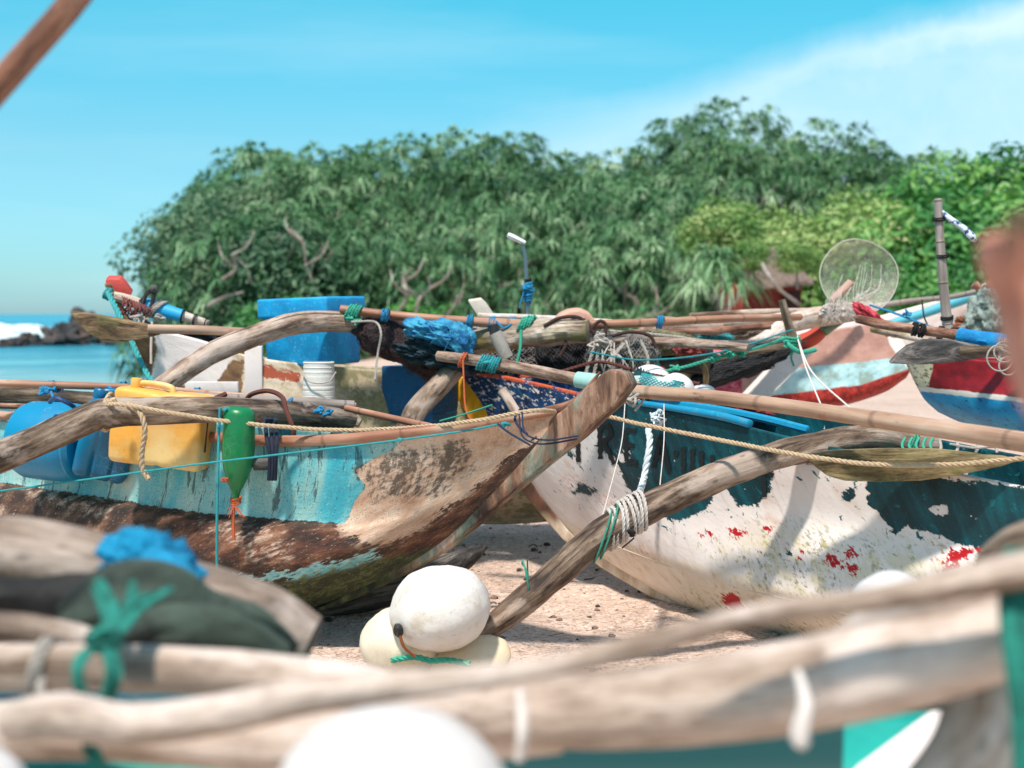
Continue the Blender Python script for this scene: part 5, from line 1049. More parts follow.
netpile('black net with white mesh pattern piled under the mossy log', [(P(500, 356, 6.9), (.22, .12, .11), ry(4), .2, 2.5, 60, .0014, 13), (P(455, 340, 7.1), (.2, .1, .08), ry(0), .2, 2.5, 50, .0014, 17)], NB, NG)
netpile('black net bundle hanging under the curved hoops', [(P(570, 350, 6.8), (.16, .12, .13), ry(-12), .2, 2.5, 60, .0015, 14)], cloth('black_net_mass', '222124', .8, '101012', 20), NBW)
netpile('grey coiled ropes and net heaped at the end of the mossy log', [(P(612, 358, 6.7), (.12, .1, .12), ry(15), .3, 2.5, 40, .0011, 15), (P(637, 357, 6.6), (.10, .08, .09), ry(0), .25, 2.5, 36, .0011, 16)], cloth('grey_brown_mass', '6b6259', .8, '38332e', 16), NG)
netpile('brown net bundle under the twin poles before the red hut', [(P(745, 332, 8.4), (.26, .12, .06), ry(-4), .3, 3, 60, .002, 21)], cloth('brown_net', '6d6054', .8, '3a332c', 18), ropem('brown_twine', '8f8374', .9))
netpile('teal net bundle under the poles beside the brown net', [(P(700, 337, 8.2), (.17, .1, .05), ry(2), .3, 3, 50, .002, 22)], cloth('teal_net', '1f6e78', .8, '103c46', 18), ropem('teal_twine', '46a8ae', .9))
netpile('long roll of black netting slanting over the pink canoe', [(P(738, 366, 7.6), (.31, .09, .065), ry(-20), .25, 3, 60, .0018, 23)], cloth('black_roll', '24272a', .8, '121416', 22), NBW)
# pot hoops and ropes on the heap
mb = MB()
for pts in (((544, 326), (560, 318), (580, 318), (592, 332)), ((556, 330), (572, 323), (588, 325), (594, 334)), ((590, 330), (600, 321), (606, 325), (604, 338)), ((612, 336), (630, 332), (650, 336), (656, 348))): mb.tube([P(a, b, 6.5) for a, b in pts], r=.008, n=20, seg=8)
mb.tube([P(552, 326, 6.55), P(566, 342, 6.5), P(560, 356, 6.5)], r=.007, n=16, seg=8); one('wire_hoops', mb, ropem('rusty_hoop', '4a302a', .8), 'thin rusty bent hoops sticking up from the net heap', 'hoops')
mb = MB()
for pts in (((597, 338), (590, 360), (582, 385)), ((600, 338), (596, 365), (590, 388)), ((640, 340), (648, 360), (642, 384))): mb.rope([tuple(x) for x in resample([tuple(P(a, b, 6.4)) for a, b in pts], 20)], .008)
for i in range(10): mb.tube([P(600+random.uniform(-4, 30), 340+random.uniform(0, 10), 6.4), P(605+random.uniform(-6, 30), 362, 6.35), P(600+random.uniform(-4, 34), 384, 6.4)], r=.004, n=14, seg=6)
for px, py in ((600, 338), (606, 344), (596, 345)): knot(mb, P(px, py, 6.4), .03, .007, 16)
one('rope_bundle', mb, ropem('bleached_rope', 'b8aca0', .95, .6, '5f564c'), 'knotted bundle of bleached grey ropes hanging over the heap', 'rope')
# peach curved shell (upturned pan/hull scrap)
mb = MB(); mb.prism([P(a, b, 6.9) for a, b in ((553, 322), (560, 314), (570, 310), (580, 309), (590, 313), (596, 322), (598, 330), (580, 332), (560, 330))], Vector((0, .16, .01)), bev=.02, segs=4); one('fish_basket', mb, plastic('faded_peach_plastic', 'd9a48c', .9, .6, '8c6450', .4), 'faded peach coloured curved basket behind the rusty hoops', 'basket')
# poles of the upper layer
t = Thing('bamboo_pole', 'long reddish bamboo pole running level above the nets with blue ties', 'pole'); mb = MB(); mb.tube([(P(341, 309, 6.7), .02), (P(400, 316, 6.65), .021), (P(480, 322, 6.6), .022), (P(560, 325, 6.55), .022), (P(640, 323, 6.6), .02), (P(720, 319, 6.8), .019), (P(800, 317, 7.2), .018)], n=60, seg=14, amp=.05); t.part('shaft', mb, BAM)
mb = MB()
for px, py in ((385, 315), (470, 321.5), (512, 323.5), (660, 322)): m9 = MB(); lash(m9, P(px, py, 6.6), Vector((1, 0, 0)), .022, 3, .005, tilt=.3, tails=1, tl=.04); t.part('blue_tie', m9, RP_BLUE)
lash(mb, P(492, 323, 6.6), Vector((1, 0, 0)), .022, 3, .005, tilt=.3, tails=1, tl=.04); mb.tube([P(496, 321, 6.56), P(504, 328, 6.55), P(514, 322, 6.56)], r=.005, n=10, seg=6); t.part('blue_tie', mb, RP_BLUE)
mb = MB(); lash(mb, P(354, 312, 6.68), Vector((1, 0, -.1)), .026, 5, .006, tilt=.6); knot(mb, P(351, 318, 6.62), .028, .005, 18); t.part('green_tie', mb, RP_GREEN); mb = MB(); lash(mb, P(526, 324, 6.55), Vector((1, 0, .2)), .025, 5, .006, tilt=1.0); mb.tube([P(521, 330, 6.52), P(520, 350, 6.5), P(516, 366, 6.5)], r=.007, n=12, seg=6); t.part('green_tie', mb, RP_GREEN); t.done()
pole('wooden_pole', [(606, 339, 6.6), (640, 341, 6.6), (700, 344, 6.5), (748, 348, 6.4)], [.02, .022, .022, .02], WD['grey'], 'knotty grey pole below the reddish bamboo at the net heap', amp=.12)
pole('wooden_pole', [(690, 317, 8.2), (750, 313, 8.3), (826, 311, 8.4), (860, 308, 8.5)], .022, WD['grey'], 'upper of two thin grey poles lying parallel before the red hut', amp=.08)
pole('wooden_pole', [(670, 324, 8.0), (720, 323, 8.05), (786, 317, 8.1)], .026, WD['pale'], 'lower of two thin grey poles lying parallel before the red hut', amp=.08)
pole('outrigger_log', [(628, 350, 7.6), (655, 330, 7.7), (680, 326, 7.8), (720, 328, 7.9)], [.05, .055, .05, .04], WD['grey'], 'stout forked grey log under the poles left of the black net roll', 'log', amp=.12)
pole('outrigger_log', [(735, 352, 7.6), (765, 340, 7.7), (795, 322, 7.8), (840, 314, 7.9), (870, 310, 8)], [.035, .045, .055, .055, .05], WD['pale'], 'stout pale log rising towards the green tipped red bow', 'log', amp=.1)
pole('mossy_log', [(430, 352, 6.75), (470, 343, 6.7), (510, 336, 6.6), (550, 332, 6.55), (588, 331, 6.5)], [.05, .06, .058, .06, .055], WD['moss'], 'thick mossy grey log lying on the nets under the bamboo pole', 'log', amp=.18)
t = Thing('stick', 'upright forked dark stick tied with green cord beside the red bow tip', 'stick'); mb = MB(); mb.tube([(P(782, 300, 7.0), .018), (P(785, 312, 7.0), .02), (P(790, 330, 7.0), .022), (P(796, 348, 7.0), .028)], n=24, seg=10, amp=.15); t.part('stick_body', mb, WD['dark'])
mb = MB(); mb.tube([P(782, 338, 6.95), P(790, 346, 6.9), P(800, 352, 6.9), (P(815, 350, 7.0))], r=.012, n=16, seg=8); lash(mb, P(792, 342, 7.0), Vector((.2, 0, 1)), .026, 4, .007); t.part('green_cord', mb, RP_GREEN); t.done()
rope('cord', [(632, 383, 6.5), (660, 373, 6.5), (688, 366, 6.5), (720, 357, 6.5), (760, 347, 6.6), (786, 338, 6.9)], .008, RP_GREEN, 'bumpy sea green cord stretched from the white floats to the upright stick', True, extra=lambda mb: [knot(mb, P(px, py, 6.5), s_, .006, 16) for px, py, s_ in ((728, 354, .04), (740, 351, .04), (676, 368, .02), (712, 359, .02), (716, 357, .03))])
rope('cord', [(440, 421, 5.8), (465, 414, 5.7), (492, 405, 5.6)], .0035, RP_GREEN, 'thin green cord from the boom to the yellow stem', False)
rope('cord', [(351, 322, 6.5), (375, 322, 6.5), (381, 333, 6.45), (378, 352, 6.45), (375, 380, 6.4)], .0055, RP_GREY, 'short frayed grey rope dangling in front of the dark maroon net', True)
# cloths
def rag(name, label, c, size, rot, mat, seed, ridged=.45, cat='cloth', fr=2.6, amp=.35):
    mb = MB(); mb.blob(c, size, rot, amp=amp, fr=fr, seg=72, rings=46, ridged=ridged, seed=seed); return one(name, mb, mat, label, cat)
t = Thing('cloth', 'bright blue crumpled netting cloth thrown over the upper bamboo pole', 'cloth'); mb = MB(); mb.blob(P(438, 334, 6.5), (.145, .10, .06), ry(14), amp=.35, fr=1.8, seg=110, rings=70, ridged=.16, seed=5); mb.blob(P(462, 338, 6.42), (.055, .04, .075), ry(-25), amp=.3, fr=1.8, seg=70, rings=46, ridged=.16, seed=6)
t.part('cloth_body', mb, cloth('blue_netting', '46a4c4', .9, '1a6ca0', 14)); mb = MB()
for i in range(7):
    a = random.uniform(425, 470); mb.tube([P(a, 322+random.uniform(-1, 6), 6.42), P(a+random.uniform(-10, 14), 334, 6.38), P(a+random.uniform(-6, 18), 344+random.uniform(-3, 10)+(a-410)*.1, 6.4)], r=.001, n=12, seg=5)
t.part('loose_strands', mb, ropem('light_blue_strands', '3f9fd0', .9)); t.done()
rag('tarp', 'dark blue green tarpaulin bundle below the blue netting cloth', P(442, 356, 6.55), (.19, .1, .055), ry(12), cloth('dark_tarp', '23404a', .8, '14242c', 10), 31, .35, 'tarpaulin')
rag('tarp', 'black tarpaulin folded along the gunwale of the cream canoe', P(195, 339, 6.95), (.26, .08, .035), ry(6), cloth('black_tarp', '1e2626', .8, '101616', 10), 32, .3, 'tarpaulin')
# boxes
m = M('faded_blue_box', 'st', rough=.6); n1 = m.noise(9, 5); n2 = m.noise(70, 4); c = m.ramp(n1, [(.35, lin('0086bc')), (.6, lin('04a0d8'))]); c = m.mix(m.math('MULTIPLY', m.step(n2, .58, .7), .25), c, lin('bcd6e0')); m.color(c); m.bump(n1, .3, .006); m.bump(n2, .3, .002); BOXM = m.m
t = Thing('cooler_box', 'big blue cooler box with overhanging lid on the cream canoe behind the pale boom', 'cooler box'); rz = Matrix.Rotation(R(-27), 3, 'Z'); c0 = P(313, 338, 7.0); ax, ay = rz @ Vector((1, 0, 0)), rz @ Vector((0, 1, 0))
tl = Matrix.Rotation(R(-2), 3, 'Y'); mb = MB(); mb.box(c0, (.375, .31, .26), tl @ rz, bev=.012, taper=.94, segs=3); t.part('box_body', mb, BOXM)
mb = MB(); mb.box(c0+(tl @ Vector((0, 0, .15))), (.41, .345, .095), tl @ rz, bev=.014, segs=3); t.part('lid', mb, BOXM)
mb = MB(); hx_ = P(287, 318, 6.74); mb.tube([hx_+Vector((-.02, 0, -.05)), hx_+Vector((-.012, -.03, -.01)), hx_+Vector((.01, -.03, .005)), hx_+Vector((.02, -.01, -.01))], r=.006, n=14, seg=7); t.part('rope_handle', mb, RP_WHITE); t.done()
t = Thing('plastic_crate', 'dark blue box standing on end behind the diagonal boom stump', 'box'); mb = MB(); c0 = P(420, 394, 7.0); mb.box(c0, (.29, .25, .28), Matrix.Rotation(R(-28), 3, 'Z'), bev=.01, segs=3); m = plastic('deep_blue_box', '045c8c', .8, .6, '0a3450', .35); t.part('box_body', mb, m)
mb = MB(); mb.box(c0+Vector((0, 0, -.09)), (.295, .255, .006), Matrix.Rotation(R(-28), 3, 'Z'), bev=.002); t.part('seam', mb, m); t.done()
t = Thing('bucket', 'white ribbed plastic bucket under the blue cooler box', 'bucket'); mb = MB(); prof = []
for i in range(9): z = i*.022; prof += [(.078-.0008*i, z), (.078-.0008*i, z+.017), (.074, z+.0195)]
prof = [(.003, 0)]+prof+[(.07, .2), (.066, .19), (.06, .05), (.003, .04)]; mb.lathe(prof, Matrix.Translation(P(319, 404, 6.7)), 32); m = plastic('white_ribbed_plastic', 'efe9e0', .9, .5, '8f8a50', .4); t.part('bucket_body', mb, m)
mb = MB(); mb.tube([P(302, 372, 6.65), P(310, 382, 6.6), P(328, 382, 6.6), P(336, 372, 6.65)], r=.0035, n=20, seg=6); t.part('bail', mb, RP_GREY); t.done()
# paddles and bow clutter at the seaward end
def paddle(name, label, outline, d, th, mat, shaft, sr, smat, extra=(), cat='paddle'):
    t = Thing(name, label, cat); mb = MB(); df = d if callable(d) else (lambda px: d); mb.prism([P(a, b, df(a)) for a, b in outline], Vector((0, th, .01)), bev=min(.006, th*.3), segs=2); axis_wood(mb, P(*outline[0], df(outline[0][0])), P(*shaft[-1])) ; t.part('blade', mb, mat)
    mb = MB(); mb.tube([(P(*p), sr) for p in shaft], n=30, seg=12, amp=.04); t.part('shaft', mb, smat)
    for nm, m2, mt in extra: t.part(nm, m2, mt)
    return t.done()
paddle('paddle', 'big brown wooden paddle with a leaf shaped blade pointing out to sea', [(70, 313), (85, 314), (120, 320), (148, 326), (160, 329), (160, 335), (148, 338), (125, 342), (102, 341), (88, 334), (78, 323)], 6.4, .03, WD['brown'], [(148, 329, 6.39), (200, 330, 6.45), (255, 333, 6.58)], .021, BAM2)
t = Thing('wrapped_oar', 'red bladed oar with a bright blue wrapped shaft on the bow of the cream canoe', 'oar'); mb = MB(); mb.prism([P(a, b, 6.9) for a, b in ((105, 281), (108, 279), (120, 279), (124, 283), (132, 294), (128, 299), (115, 298), (109, 294))], Vector((0, .03, .02)), bev=.006); t.part('blade', mb, plastic('worn_red_blade', 'c4463c', .9, .6, '5c2a24', .4))
mb = MB(); mb.tube([(P(104, 294, 6.85), .02), (P(125, 299, 6.85), .025), (P(150, 307, 6.85), .026), (P(180, 315, 6.85), .025), (P(208, 324, 6.85), .02)], n=30, seg=14, amp=.06); t.part('shaft', mb, WD['pale'])
mb = MB(); mb.tube([(P(143, 304, 6.84), .033), (P(158, 309, 6.84), .037), (P(182, 316, 6.84), .032)], n=12, seg=14, amp=.05); t.part('blue_wrap', mb, plastic('bright_blue_wrap', '18a4d8', .95, .5))
mb = MB(); lash(mb, P(183, 316.5, 6.84), Vector((1, 0, -.3)), .028, 1, .004, tails=0, tilt=0); lash(mb, P(195, 320, 6.84), Vector((1, 0, -.3)), .026, 2, .003, tails=0, tilt=0); lash(mb, P(206, 323, 6.84), Vector((1, 0, -.3)), .022, 1, .003, tails=0, tilt=0); t.part('black_bands', mb, RP_BLACK); t.done()
mb = MB(); mb.tube([P(150, 310, 6.8), P(154, 293, 6.8), P(148, 291, 6.8), P(143, 303, 6.8)], r=.01, n=16, seg=8); mb.blob(P(154, 289, 6.8), (.02, .02, .02)); mb.tube([P(140, 302, 6.8), P(149, 292, 6.8)], r=.009, n=4, seg=8); one('metal_fitting', mb, WD['black'], 'small dark metal rowlock on the red bladed oar', 'rowlock')
t = Thing('rope_coils', 'reddish and pale ropes wound in coils round the bow under the red oar blade', 'rope'); mb = MB()
for i in range(10): a = 122+i*2.4; mb.tube([P(a, 296+i*.9, 6.8), P(a+5+random.uniform(-4, 4), 306+i*.6, 6.76), P(a+1+random.uniform(-4, 4), 316+i*.4, 6.8), P(a+9, 324, 6.8)], r=.0032, n=16, seg=6)
for _ in range(4): knot(mb, P(random.uniform(122, 150), random.uniform(304, 322), 6.78), .04, .003, 16)
t.part('red_coils', mb, ropem('maroon_rope', '8a4a44', .85, .5)); mb = MB(); knot(mb, P(140, 318, 6.74), .05, .005, 20); knot(mb, P(160, 318, 6.74), .03, .006, 16); lash(mb, P(157, 309, 6.84), Vector((1, 0, -.3)), .038, 3, .006, tilt=.8, tails=2); mb.tube([P(152, 322, 6.7), P(151, 345, 6.6), P(151, 364, 6.55)], r=.006, n=12, seg=6); t.part('pale_coils', mb, RP_GREY); t.done()
t = Thing('rope', 'thick turquoise rope running down from the tip of the cream canoe bow', 'rope'); mb = MB(); mb.rope([tuple(x) for x in resample([tuple(P(*p)) for p in ((108, 293, 6.8), (118, 312, 6.7), (130, 338, 6.6), (142, 364, 6.5), (155, 384, 6.4), (168, 386, 6.35))], 40)], .013); lash(mb, P(108, 294, 6.83), Vector((.9, 0, -.3)), .021, 3, .005, tails=0); t.part('rope_body', mb, ropem('turquoise_rope', '3fa8a8', .9, .4)); t.done()
# second paddle, lamp, ties
paddle('paddle', 'pale paddle blade sticking up over the bamboo pole at the mossy log', [(468, 301), (481, 299), (486, 304), (493, 314), (490, 318), (478, 317)], 7.2, .025, plastic('pale_paddle_paint', 'd9cbbc', .9, .7, amt=.4), [(478, 316, 7.2), (520, 317, 7.2), (580, 320, 7.2), (620, 323, 7.2)], .015, WD['pale'])
t = Thing('pole_lamp', 'small white lamp head on a thin dark pole standing against the trees', 'lamp'); mb = MB(); mb.tube([P(522, 243, 7.3), P(525, 256, 7.3), P(527, 290, 7.3), P(528, 325, 7.3)], r=.009, n=16, seg=8); t.part('mast', mb, plastic('grey_blue_mast', '5c7480', .8, .4))
mb = MB(); a, b = P(508, 235, 7.3), P(525, 243, 7.3); mb.tube([(a, .02), (a.lerp(b, .3), .022), (b, .016)], n=10, seg=12, flatten=.7); t.part('lamp_head', mb, plastic('white_lamp_head', 'f2f2f0', .95, .3))
mb = MB(); lash(mb, P(528, 292, 7.3), Vector((0, 0, 1)), .012, 7, .007, tails=2); knot(mb, P(528, 287, 7.28), .03, .005, 18); mb.tube([P(524, 290, 7.28), P(519, 308, 7.26)], r=.003, n=5, seg=5); t.part('blue_tie', mb, RP_BLUE); mb = MB(); lash(mb, P(528, 281, 7.3), Vector((0, 0, 1)), .010, 2, .006, tails=0); t.part('clamp', mb, RP_BLACK); t.done()
t = Thing('pvc_pipe', 'short open grey plastic pipe standing beside the mossy log', 'pipe'); a, b = P(495, 333, 6.3), P(507, 358, 6.3); mb = MB(); dr_ = (b-a).normalized(); Mz = Matrix.Translation(b) @ (-dr_).to_track_quat('Z', 'Y').to_matrix().to_4x4(); L = (b-a).length
mb.lathe([(.030, 0), (.030, L), (.026, L), (.026, .0)], Mz, 24); t.part('pipe_body', mb, plastic('grey_pvc', 'a8a096', .9, .6, '5f5a50', .5)); mb = MB(); mb.tube([P(493, 325, 6.32), P(495, 336, 6.32)], r=.022, n=5, seg=12); t.part('dark_plug', mb, plastic('dark_plug_rubber', '2a2a2c', .8, .6)); t.done()
# white floats and bits behind the stem tip
def wfloat(px, py, d, r, lab, sq=.9):
    mb = MB(); mb.blob(P(px, py, d), (r, r, r*sq), amp=.04, fr=1.5, seg=40, rings=26); one('float', mb, WFP, lab, 'float')
wfloat(650, 385, 6.3, .10, 'round white float showing above the bamboo pole close to the stem tip'); wfloat(675, 391, 6.1, .085, 'smaller white float behind the teal net roll'); wfloat(703, 393, 6.6, .06, 'rough white foam float beside the pink canoe', .7); wfloat(636, 375, 7.2, .06, 'tiny white float deep among the ropes', .8)
t = Thing('net_roll', 'roll of teal and white mesh tied beside the stem tip', 'net'); mb = MB(); a, b = P(634, 381, 5.7), P(684, 391, 5.6); mb.tube([(a, .022), (a.lerp(b, .4), .036), (a.lerp(b, .8), .034), (b, .012)], n=24, seg=18, amp=.15); t.part('roll_core', mb, cloth('pale_net_core', 'd9dcd4', .9, '9fb8b0', 20)); mb = MB(); fs_ = (b-a).normalized(); u_ = fs_.orthogonal().normalized(); v_ = fs_.cross(u_)
for s_ in (1, -1):
    for k in range(16): mb.tube([tuple(a.lerp(b, .15+t_*.8)+(u_*math.cos(k*.393+s_*t_*4)+v_*math.sin(k*.393+s_*t_*4))*(.037-.004*t_)) for t_ in [i/10 for i in range(11)]], r=.0022, n=24, seg=4, caps=False)
t.part('mesh_wrap', mb, RP_TEAL); t.done()
rag('cloth', 'dark teal rag knotted behind the stem tip of the teal canoe', P(640, 384, 5.75), (.05, .04, .05), ry(30), cloth('dark_teal_rag', '2f6468', .8, '173a3e', 16), 41, .4)
t = Thing('engine', 'small black boat engine with an orange cowl behind the white floats', 'engine'); mb = MB(); mb.box(P(688, 358, 7.6), (.24, .18, .16), Matrix.Rotation(R(8), 3, 'Y'), bev=.03, segs=4); t.part('engine_block', mb, plastic('black_engine', '26282c', .8, .35)); mb = MB(); mb.box(P(643, 357, 7.5), (.11, .12, .13), Matrix.Rotation(R(-6), 3, 'Z'), bev=.015, segs=3); t.part('orange_cowl', mb, plastic('orange_cowl', 'c9603c', .9, .6, amt=.4)); mb = MB(); mb.tube([P(652, 358, 7.4), P(668, 362, 7.4), P(676, 360, 7.4)], r=.03, n=8, seg=12); t.part('exhaust', mb, plastic('black_exhaust', '1c2024', .8)); t.done()
mb = MB(); mb.tube([P(700, 360, 7.2), P(706, 372, 7.2), P(706, 384, 7.2)], r=.015, n=8, seg=10, amp=.1); mb.tube([P(706, 384, 7.2), P(707, 392, 7.2)], r=.012, n=6, seg=8); one('stick', mb, WD['olive'], 'short olive stick poking down beside the pink canoe side', 'stick')
mb = MB()
for i in range(12): knot(mb, P(650+random.uniform(-6, 10), 352+random.uniform(-6, 26), 6.6), .025, .004, 12)
one('cord_tangle', mb, RP_TEAL, 'hanging teal and blue cords in front of the black engine', 'cord')
rag('cloth', 'black cloth lump between the stem tip and the blue barrel', P(645, 406, 5.9), (.10, .08, .035), ry(5), cloth('black_cloth_lump', '1c2426', .8, '0e1214', 14), 43, .35)
rag('cloth', 'dark red cloth tucked behind the blue pipe in the green canoe', P(735, 409, 5.7), (.12, .08, .03), ry(8), cloth('dark_red_cloth', '8a1c24', .8, '4a1014', 14), 44, .35)
# more clutter between the poles
netpile('olive brown net bundle under the knotty grey pole', [(P(668, 344, 7.4), (.16, .1, .06), ry(6), .3, 3, 44, .0014, 26)], cloth('olive_net', '5c5a44', .8, '2e2c22', 18), ropem('olive_twine', '8a8868', .9))
rope('rope', [(606, 331, 6.9), (660, 335, 6.9), (720, 342, 6.9), (780, 338, 7.0)], .008, RP_GREY, 'slack grey rope running between the poles toward the upright stick')
rope('rope', [(560, 372, 6.3), (600, 362, 6.3), (640, 372, 6.2), (700, 384, 6.1)], .008, RP_BROWN, 'brown rope over the net heap and past the white floats')
rope('cord', [(590, 352, 6.2), (640, 360, 6.2), (720, 352, 6.4), (792, 330, 6.8)], .004, RP_TEAL, 'thin teal cord above the bumpy green one')
pole('wooden_pole', [(632, 333, 7.4), (700, 331, 7.5), (770, 326, 7.6)], .018, WD['red'], 'reddish brown stick between the twin grey poles and the knotty one', amp=.1)
pole('wooden_pole', [(705, 362, 7.4), (750, 352, 7.4), (800, 343, 7.5)], .016, WD['dark'], 'dark thin stick along the roll of black netting', amp=.1)
rag('cloth', 'faded red cloth caught under the knotty grey pole', P(690, 350, 7.2), (.07, .05, .035), ry(0), cloth('faded_red_cloth', 'b0504a', .8, '6a2a28', 12), 66, .15)
# scoop net
t = Thing('scoop_net', 'round fine meshed scoop net standing up in front of the bright trees', 'net'); c0 = P(859, 277, 7.8); rr = 38/FPX*7.8; mb = MB(); mb.tube([tuple(c0+Vector((math.cos(a)*rr*(1+.035*math.sin(2*a+1)+.02*math.sin(3*a)), .05*math.sin(a), math.sin(a)*rr*(1.0+.02*math.cos(3*a))))) for a in [i*2*math.pi/40 for i in range(41)]], r=.0035, n=120, seg=8, caps=False); t.part('rim', mb, ropem('pale_rim', 'c9c0b4', .9))
mb = MB(); v = []; N1, N2 = 30, 16
for i in range(N2+1):
    for k in range(N1): a = 2*math.pi*k/N1; q = 1-i/N2; v.append(c0+Vector((math.cos(a)*rr*q, .16*(1-q*q)+.03*mn.noise(Vector((math.cos(a)*2, math.sin(a)*2, q*3))), math.sin(a)*rr*q-.12*(1-q)*(1 if i else 0))))
mb.add(v, [(i*N1+k, (i+1)*N1+k, (i+1)*N1+(k+1) % N1, i*N1+(k+1) % N1) for i in range(N2) for k in range(N1)])
m = M('fine_netting', 'world', rough=.9); vd = m.voro(190, 'DISTANCE_TO_EDGE'); tr_ = m.n('ShaderNodeBsdfTransparent'); mx = m.n('ShaderNodeMixShader'); al = m.math('ADD', m.step(vd, .11, .07), m.math('MULTIPLY', m.step(m.noise(9, 4), .35, .75), .25), clamp=True); m.l(m.math('MULTIPLY', al, .8), mx.inputs[0]); m.l(tr_.outputs[0], mx.inputs[1]); m.l(m.b.outputs[0], mx.inputs[2]); m.l(mx.outputs[0], m.out.inputs[0]); m.color(lin('d8cfc0')); NETM = m.m
t.part('netting', mb, NETM); mb = MB()
for i in range(16): a = random.uniform(828, 885); mb.tube([P(a, 262+random.uniform(0, 30), 7.78), P(a-4, 290, 7.72), P(838+random.uniform(-14, 26), 312, 7.7)], r=.0010, n=10, seg=4)
t.part('net_folds', mb, RP_WHITE); mb = MB(); mb.tube([P(832, 301, 7.75), P(851, 282, 7.75)], r=.022, n=6, seg=10, amp=.1); t.part('handle', mb, plastic('pinkish_handle', 'c9a090', .9, .7)); t.done()
mb = MB()
for i in range(44): a = random.uniform(820, 868); mb.tube([P(a, 298+random.uniform(-8, 6), 7.7), P(a+random.uniform(-6, 6), 308, 7.66), P(a+random.uniform(-10, 10), 319+random.uniform(-2, 6), 7.66)], r=.0014, n=10, seg=4)
mb.blob(P(843, 312, 7.75), (.12, .07, .05), amp=.3, fr=3, seg=40, rings=24, ridged=.2); one('net_pile', mb, cloth('pale_net_heap', 'd0c4ba', .95, 'a89a90', 14), 'pale pinkish heap of netting gathered below the round scoop net', 'fishing net')
rag('cloth', 'bright pinkish red cloth draped on the pole next to the scoop net', P(872, 319, 7.4), (.12, .06, .035), ry(38), cloth('pink_red_cloth', 'd9525e', .95, 'b03040', 10), 51, .15)
# tall bamboo pole and sleeve
t = Thing('bamboo_pole', 'tall upright grey bamboo pole with a blue and white cloth sleeve flying from it', 'pole'); mb = MB(); mb.tube([(P(938, 199, 6.9), .020), (P(940, 240, 6.9), .021), (P(944, 290, 6.9), .023), (P(948, 330, 6.9), .026)], n=40, seg=14, amp=.05); t.part('shaft', mb, BAM3)
mb = MB(); mb.tube([(P(941, 211, 6.9), .008), (P(950, 219, 6.87), .016), (P(965, 230, 6.85), .017), (P(972, 237, 6.84), .02), (P(976, 241, 6.84), .008)], n=26, seg=12, amp=.2)
m = M('blue_white_sleeve', 'st'); sx = m.n('ShaderNodeSeparateXYZ'); m.l(m.c, sx.inputs[0]); c = m.mix(m.step(m.noise(40, 4, .6), .44, .54), lin('2a3f74'), lin('cfd8dc')); m.color(c); t.part('sleeve', mb, m.m)
mb = MB()
for q in ((939, 219), (943, 256), (947, 318)): lash(mb, P(*q, 6.9), Vector((0, 0, 1)), .023, 2, .005, tails=1, tl=.03)
t.part('black_bands', mb, RP_BLACK); t.done()
# oar blade grey, poles on the red canoe
paddle('paddle', 'large charcoal grey oar blade lying over the bow of the dark red canoe', [(890, 364), (898, 355), (908, 347), (925, 341), (950, 341), (980, 347), (1005, 353), (1010, 356), (985, 358), (950, 363), (920, 365)], 5.7, .028, wood('charcoal_oar', '2e2c2c', '4c4846', '8a7f78', .85), [(960, 351, 5.66), (990, 350, 5.62), (1020, 351, 5.6), (1080, 354, 5.5)], .018, WD['dark'])
t = Thing('wooden_pole', 'pinkish pole with black bands and a bright blue cloth wrapped end', 'pole'); mb = MB(); mb.tube([(P(858, 319, 6.6), .02), (P(880, 324, 6.5), .022), (P(920, 330, 6.3), .022), (P(960, 335, 6.1), .022), (P(1010, 342, 5.9), .022)], n=40, seg=14, amp=.05); t.part('shaft', mb, WD['red'])
mb = MB(); mb.tube([(P(960, 335, 6.1), .030), (P(985, 339, 6.0), .032), (P(1012, 343, 5.9), .030)], n=20, seg=14, amp=.18); t.part('blue_wrap', mb, cloth('bright_blue_cloth', '109cd0', .95, '1478b4', 12)); mb = MB()
for q in ((915, 329), (922, 330.5), (941, 333), (953, 334.5)): lash(mb, P(*q, 6.25), Vector((1, 0, -.12)), .023, 2, .0055, tails=0)
t.part('black_bands', mb, RP_BLACK); t.done()
pole('wooden_pole', [(872, 329, 7.2), (895, 334, 7.1), (930, 341, 6.9)], .018, WD['moss'], 'thin pale lichen covered stick beneath the pinkish pole', amp=.08)
pole('bamboo_pole', [(875, 306, 8.6), (910, 301, 8.6), (950, 297, 8.6), (975, 292, 8.6)], .017, BAM3, 'thin grey bamboo above the turquoise gunwale of the pale canoe')
rope('cord', [(870, 305, 7.5), (900, 315, 7.3), (925, 325, 7.0), (945, 331, 6.8)], .006, RP_BLUE, 'bright blue cord crossing the pale canoe near the scoop net', False, extra=lambda mb: knot(mb, P(907, 314, 7.2), .025, .006, 12))
rope('wire', [(922, 300, 7.2), (924, 316, 7.1), (928, 326, 7.0)], .004, RP_BLACK, 'thin black wire standing up beside the blue cord', False, 'wire')
mb = MB()
for (cx, cy, r_) in ((1000, 358, 13), (1008, 366, 9), (1004, 352, 10)): mb.tube([P(cx+math.cos(a)*r_, cy+math.sin(a)*r_, 5.4) for a in [i*.4 for i in range(17)]], r=.0035, n=50, seg=5)
for _ in range(3): knot(mb, P(1008, 348, 5.5), .04, .005, 16)
one('cord_tangle', mb, RP_GREY, 'thin grey green cord loops hanging in front of the dark red hull', 'cord')
